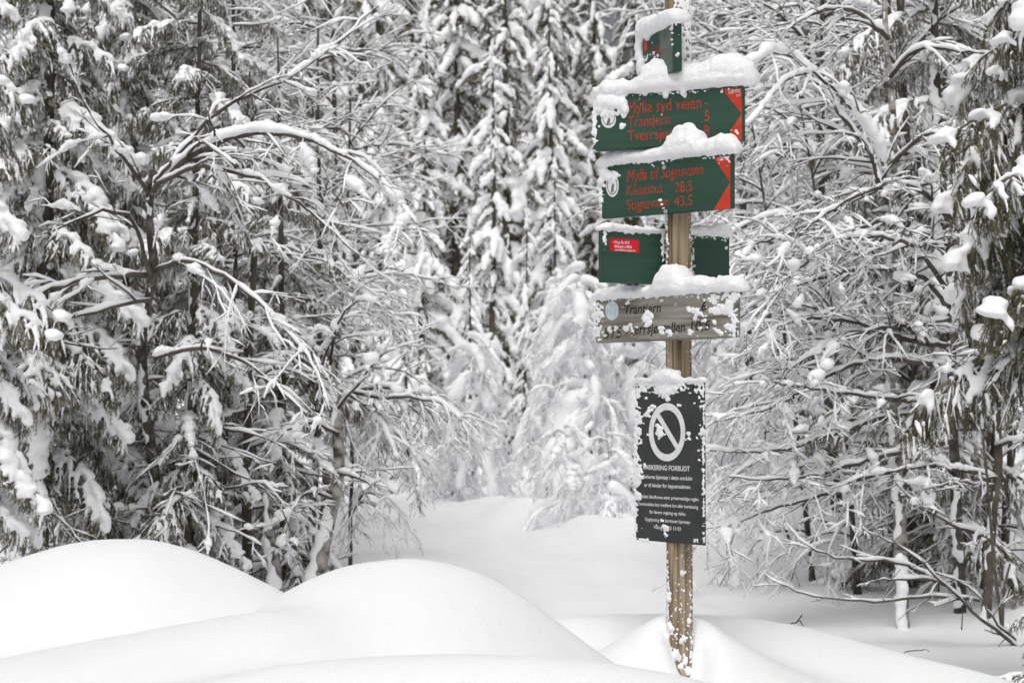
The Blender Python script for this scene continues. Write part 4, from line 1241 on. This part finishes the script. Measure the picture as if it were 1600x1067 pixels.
# ------------------------------------------------------------------ left side: spruces, then the bent bare tree
near_spruce('big dark-trunked spruce behind the left snow drift', 55, 8.3, 3.7, 501, 0.75, 3.35, 0.74, 0.42, 72, 0.062, twigs=18)
near_spruce('spruce at the left edge whose snowy boughs reach into view', -95, 7.0, 3.2, 502, 0.3, 2.9, 0.55, 0.45, 28, 0.06, az_range=(-1.0, 0.9))
near_spruce('snow-heavy spruce behind the bent bare tree, high boughs with round snow lumps', 200, 9.4, 3.9, 503, 0.5, 3.6, 0.72, 0.42, 84, 0.05, twigs=14)
near_spruce('slender spruce at the inner edge of the left thicket', 440, 9.6, 3.0, 504, 0.25, 2.85, 0.62, 0.25, 48, 0.028, twigs=8)
near_spruce('thin spruce between the dark trunk and the bent bare tree', 290, 8.5, 3.6, 505, 0.4, 3.3, 0.46, 0.34, 64, 0.028, twigs=20)
near_spruce('drooping spruce deep in the thicket, right of the bent bare tree', 375, 10.6, 4.0, 506, 0.3, 3.8, 0.6, 0.32, 60, 0.030, twigs=8)

f = foot(240, 8.7)
bt = thing('bent_bare_tree', 'bare tree bent under thick snow, its long limb arching toward the clearing', 'tree', f.tolist())
stem(bt, [(238, 905), (243, 760), (226, 600), (222, 520), (240, 430), (232, 330), (240, 270)], 8.7, 7.8, 0.028, 0.018, M_BIRCH, 1, 0.0)
limb(bt, [(238, 300), (290, 250), (345, 222), (400, 208), (460, 212), (520, 235), (580, 272), (628, 320), (650, 350)], 7.8, 7.2, 0.014, 0.003, 21, 3, 0.11, 0.55, -0.9, 1.1, 0.032)
limb(bt, [(240, 285), (310, 205), (370, 158), (430, 132), (490, 96), (545, 52), (590, 10)], 7.8, 8.2, 0.010, 0.003, 22, 3, 0.11, 0.50, -0.35, 1.1, 0.009)
limb(bt, [(236, 430), (190, 432), (130, 437), (80, 452), (30, 475)], 7.8, 7.5, 0.014, 0.003, 23, 3, 0.13, 0.40, -0.4, 1.0, 0.012)
limb(bt, [(232, 300), (200, 258), (170, 215), (130, 160), (110, 100)], 7.8, 7.6, 0.010, 0.003, 24, 3, 0.14, 0.40, -0.3, 1.0, 0.012)
limb(bt, [(235, 470), (190, 478), (130, 492), (90, 500)], 7.8, 7.6, 0.010, 0.003, 25, 3, 0.14, 0.35, -0.4, 1.0, 0.010)
limb(bt, [(245, 290), (300, 262), (370, 270), (440, 300), (500, 345), (560, 400)], 7.8, 7.4, 0.010, 0.003, 26, 3, 0.11, 0.50, -0.9, 0.95, 0.013)
limb(bt, [(240, 420), (290, 408), (350, 432), (400, 470), (450, 520), (490, 570), (515, 640)], 7.8, 7.3, 0.010, 0.003, 27, 3, 0.11, 0.50, -0.9, 0.95, 0.014)
limb(bt, [(240, 560), (300, 545), (370, 560), (430, 600), (480, 650)], 7.9, 7.5, 0.010, 0.003, 28, 3, 0.12, 0.40, -0.6, 1.0)
limb(bt, [(235, 440), (215, 360), (180, 330), (120, 345), (60, 370)], 7.8, 7.5, 0.011, 0.003, 29, 3, 0.13, 0.4, -0.4, 1.0, 0.01)

f = foot(300, 8.6)
tb = thing('thin_bare_tree', 'thin straight bare trunk with side twigs between the left trees', 'tree', f.tolist())
stem(tb, [(298, 905), (300, 700), (298, 500), (304, 330)], 8.6, 8.6, 0.024, 0.016, M_SPRUCE, 2)
for k, pix in enumerate([[(300, 675), (350, 672), (400, 680), (450, 700)], [(300, 600), (260, 590), (215, 600), (190, 620)], [(300, 760), (340, 765), (400, 755), (440, 770)], [(300, 530), (350, 505), (400, 515), (440, 540)], [(300, 830), (330, 820), (370, 832), (410, 850)], [(299, 720), (260, 725), (220, 740), (200, 770)], [(300, 780), (270, 800), (250, 830)], [(302, 420), (350, 385), (420, 380), (470, 410)]]):
    limb(tb, pix, 8.6, 8.3, 0.007, 0.002, 41 + k, 3, 0.11, 0.28, -0.4, 0.95, clump=0.05)

f = foot(386, 8.9)
tc_ = thing('thin_bare_tree', 'second thin trunk from the clearing, standing behind the saddle between the drifts', 'tree', f.tolist())
stem(tc_, [(384, 905), (386, 800), (390, 650), (392, 520), (398, 400)], 8.9, 8.9, 0.026, 0.016, M_SPRUCE, 3)
for k, pix in enumerate([[(388, 800), (430, 790), (470, 800), (500, 820)], [(390, 700), (430, 690), (480, 705), (520, 740)], [(388, 760), (350, 770), (320, 790)], [(392, 600), (430, 575), (480, 590), (520, 620)], [(390, 850), (430, 850), (460, 870)], [(392, 640), (350, 650), (310, 670)]]):
    limb(tc_, pix, 8.9, 8.6, 0.007, 0.002, 61 + k, 3, 0.11, 0.28, -0.45, 0.95, clump=0.05)

f = foot(496, 8.8)
lb = thing('leaning_birch', 'leaning birch trunk plastered with snow at the thicket edge', 'tree', f.tolist())
stem(lb, [(490, 915), (505, 850), (520, 790), (530, 740), (528, 660), (515, 560)], 8.8, 9.0, 0.044, 0.018, M_BIRCHL, 4, 0.0)
stem(lb, [(432, 915), (425, 860), (420, 800), (428, 720)], 8.7, 8.8, 0.040, 0.018, M_BIRCHL, 14, 0.030)
for k, pix in enumerate([[(528, 680), (480, 660), (440, 680), (410, 720)], [(526, 640), (560, 600), (590, 560), (620, 545)], [(520, 600), (470, 560), (430, 555), (390, 580)], [(520, 780), (480, 770), (455, 800), (440, 840)], [(516, 570), (530, 500), (560, 470), (600, 480), (625, 510)], [(524, 740), (560, 745), (590, 770)]]):
    limb(lb, pix, 8.9, 8.6, 0.009, 0.002, 81 + k, 3, 0.10, 0.35, -0.7, 1.1, clump=0.05)

f = foot(548, 10.2)
ds = thing('drooping_birch', 'slim stem at the clearing edge with a snowy limb drooping to the right', 'tree', f.tolist())
stem(ds, [(548, 885), (549, 800), (551, 740), (546, 660), (520, 620)], 10.2, 10.2, 0.012, 0.010, M_TWIG, 5)
for k, (pix, hv) in enumerate([([(500, 625), (540, 612), (590, 622), (640, 622), (690, 632), (745, 668)], 0.020), ([(500, 610), (535, 612), (575, 640), (605, 680), (620, 720)], 0.024), ([(515, 620), (560, 632), (600, 660), (640, 700), (665, 745)], 0.020),
                           ([(500, 620), (530, 640), (550, 690), (575, 740)], 0.016), ([(540, 615), (600, 605), (655, 625), (700, 660), (715, 690)], 0.012), ([(549, 800), (570, 770), (590, 775)], 0.0)]):
    limb(ds, pix, 10.2, 9.9, 0.011, 0.003, 101 + k, 3, 0.075, 0.55, -1.4, 1.15, hv, clump=0.02)

# ------------------------------------------------------------------ right side
near_spruce('spruce at the right edge with dark green needles and big snow pads', 1735, 6.4, 3.2, 601, 1.30, 2.85, 0.76, 0.62, 52, 0.06, az_range=(2.0, 4.2), protos=(6, 7, 2, 7, 4, 3, 1))
near_spruce('tip of a small spruce poking up at the bottom right corner', 1640, 6.0, 0.6, 604, 0.12, 0.55, 0.34, 0.16, 9, 0.012, protos=(2, 4, 0))
near_spruce('spruce with a thick dark trunk behind the bare branches', 1482, 9.4, 3.9, 602, 0.3, 3.6, 0.8, 0.45, 36, 0.055, twigs=14, protos=(2, 4, 0))
near_spruce('smaller spruce beside the snow-plastered birch trunk', 1405, 10.2, 3.6, 603, 0.15, 3.0, 0.6, 0.6, 26, 0.035, twigs=6, protos=(2, 4, 0, 1))

f = foot(1405, 8.4)
rbk = thing('birch_tree', 'birch trunk with its foot plastered in snow, standing before the dark spruce', 'tree', f.tolist())
stem(rbk, [(1411, 990), (1408, 900), (1404, 800), (1395, 660), (1388, 520), (1392, 400), (1396, 200), (1385, 60), (1380, -60)], 8.4, 8.8, 0.032, 0.012, M_BIRCHL, 6)
V, F, T = lumps([at(1409 + dx_, y_, 8.34) - f for dx_, y_ in [(0, 985), (-2, 960), (0, 940), (2, 920), (-1, 900), (0, 975), (-3, 880), (3, 990)]], [[0.026, 0.024, 0.05]] * 8, 0.010, 0.006, 25, 9)
snow_part(make_mesh('trunk_snow', V, F, T, (M_SNOWT,)), rbk)
for k, (pix, hv) in enumerate([([(1388, 300), (1375, 235), (1330, 170), (1290, 128), (1240, 92), (1205, 84), (1165, 108)], 0.040), ([(1388, 320), (1360, 240), (1320, 190), (1285, 140), (1255, 115), (1225, 130), (1190, 170), (1165, 200)], 0.024),
                           ([(1390, 120), (1430, 80), (1480, 78), (1540, 85)], 0.014), ([(1386, 60), (1340, 20), (1290, 15), (1240, 40)], 0.012), ([(1390, 260), (1440, 215), (1490, 210), (1545, 212)], 0.014), ([(1390, 420), (1340, 370), (1280, 350), (1220, 370), (1150, 390)], 0.010)]):
    limb(rbk, pix, 8.7, 8.2, 0.012, 0.003, 121 + k, 3, 0.13, 0.55, -0.5, 1.05, hv)

f = foot(1500, 8.8)
rt = thing('spreading_bare_tree', 'bare tree whose long snow-lined branches sweep toward the post', 'tree', f.tolist())
stem(rt, [(1500, 975), (1496, 800), (1488, 620), (1485, 480), (1478, 380), (1470, 240)], 8.8, 8.8, 0.030, 0.014, M_BIRCH, 7)
for k, (pix, hv) in enumerate([([(1488, 495), (1450, 440), (1400, 422), (1350, 420), (1290, 432), (1230, 452), (1180, 475), (1150, 500)], 0.015),
                           ([(1486, 575), (1440, 567), (1400, 562), (1360, 562), (1300, 585), (1250, 612), (1190, 640), (1110, 660)], 0.014),
                           ([(1487, 632), (1430, 628), (1390, 624), (1330, 615), (1270, 608), (1210, 600)], 0.012),
                           ([(1486, 648), (1420, 648), (1370, 655), (1320, 672), (1260, 692), (1200, 706), (1110, 702)], 0.015),
                           ([(1484, 500), (1430, 510), (1380, 512), (1320, 530), (1260, 560), (1200, 610)], 0.012),
                           ([(1480, 400), (1440, 360), (1400, 345), (1350, 355), (1290, 390), (1230, 440), (1180, 520)], 0.012),
                           ([(1492, 732), (1440, 730), (1390, 738), (1330, 752), (1280, 775), (1220, 792), (1160, 812), (1120, 832)], 0.012),
                           ([(1476, 330), (1440, 300), (1390, 290), (1330, 310), (1270, 350), (1200, 420)], 0.012),
                           ([(1482, 460), (1440, 395), (1400, 375), (1330, 370), (1260, 400)], 0.010),
                           ([(1484, 540), (1440, 535), (1380, 520), (1320, 500), (1250, 500), (1180, 530)], 0.010),
                           ([(1490, 690), (1440, 700), (1380, 712), (1300, 735), (1220, 750), (1140, 745)], 0.009),
                           ([(1486, 600), (1530, 560), (1570, 545), (1620, 550)], 0.010),
                           ([(1478, 380), (1500, 300), (1520, 240), (1560, 200)], 0.010)]):
    limb(rt, pix, 8.8, 8.0 - 0.1 * (k % 3), 0.013, 0.0025, 141 + k, 3, 0.085, 0.46, -0.45, 1.05, hv * 1.2)

f = foot(1568, 7.9)
fs = thing('fallen_sapling', 'thin bare sapling leaning low over the snow near the right edge', 'tree', f.tolist())
for k, pix in enumerate([[(1556, 985), (1520, 955), (1480, 915), (1440, 880), (1400, 850), (1345, 826)], [(1530, 938), (1460, 932), (1400, 938), (1330, 938), (1270, 930), (1220, 912), (1195, 897)], [(1490, 915), (1440, 905), (1390, 905), (1350, 912)],
                         [(1470, 905), (1400, 878), (1340, 875), (1290, 866), (1250, 842), (1230, 820)], [(1560, 975), (1535, 940), (1510, 915), (1460, 895)]]):
    limb(fs, pix, 7.9, 7.7, 0.007 if k else 0.010, 0.002, 171 + k, 2, 0.17, 0.22, 0.1, 0.75, clump=0.01, bark=M_DEAD, root_it=(k in (0, 4)))

f = foot(1545, 8.6)
ys = thing('bare_sapling', 'bare young trunk with a low horizontal branch at the right', 'tree', f.tolist())
stem(ys, [(1538, 975), (1545, 880), (1552, 790), (1560, 720), (1556, 640)], 8.6, 8.6, 0.026, 0.018, M_DEAD, 8)
for k, pix in enumerate([[(1556, 745), (1500, 735), (1450, 728), (1400, 735), (1350, 745), (1300, 762)], [(1552, 760), (1500, 755), (1440, 765)], [(1548, 840), (1500, 825), (1450, 800), (1430, 785)], [(1556, 700), (1590, 690), (1630, 700)]]):
    limb(ys, pix, 8.6, 8.2, 0.010, 0.002, 181 + k, 3, 0.14, 0.30, -0.2, 1.0, 0.012)

for k, (px_, lab, pix) in enumerate([(1565, 'upright bare stem rising at the right edge of the wood', [(1562, 960), (1555, 900), (1550, 860), (1532, 620)]), (1515, 'thin twig sticking straight up out of the snow', [(1500, 1012), (1502, 990), (1504, 955)]), (1575, 'slender dark stem at the right edge beside the leaning sapling', [(1566, 965), (1568, 920), (1578, 880)])]):
    f = foot(px_, 8.3)
    ts = thing('slim_sapling' if k != 1 else 'upright_twig', lab, 'tree' if k != 1 else 'twig', f.tolist())
    stem(ts, pix, 8.3, 8.3, 0.008 if k != 1 else 0.004, 0.005 if k != 1 else 0.0025, M_DEAD, 30 + k)

for k, (lab, pix, Y) in enumerate([('small bent twig poking out of the snow below the birch', [(1398, 1028), (1415, 1018), (1440, 1016), (1452, 1018)], 7.4), ('tiny hooked twig on the crest of the drift right of the post', [(1243, 971), (1248, 970), (1252, 971), (1254, 977)], 5.9),
                                ('dark broken stick standing in the snow beyond the plate', [(1232, 842), (1228, 828), (1220, 800)], 11.0)]):
    P = at(*pix[0], Y)
    ts = thing('twig', lab, 'twig', P.tolist())
    limb(ts, pix, Y, Y, 0.004 if k < 2 else 0.012, 0.002 if k < 2 else 0.008, 190 + k, 0 if k < 2 else 1, 0.12, 0.06, 0.0, 0.3, bark=M_DEAD, clump=0, root_it=True)
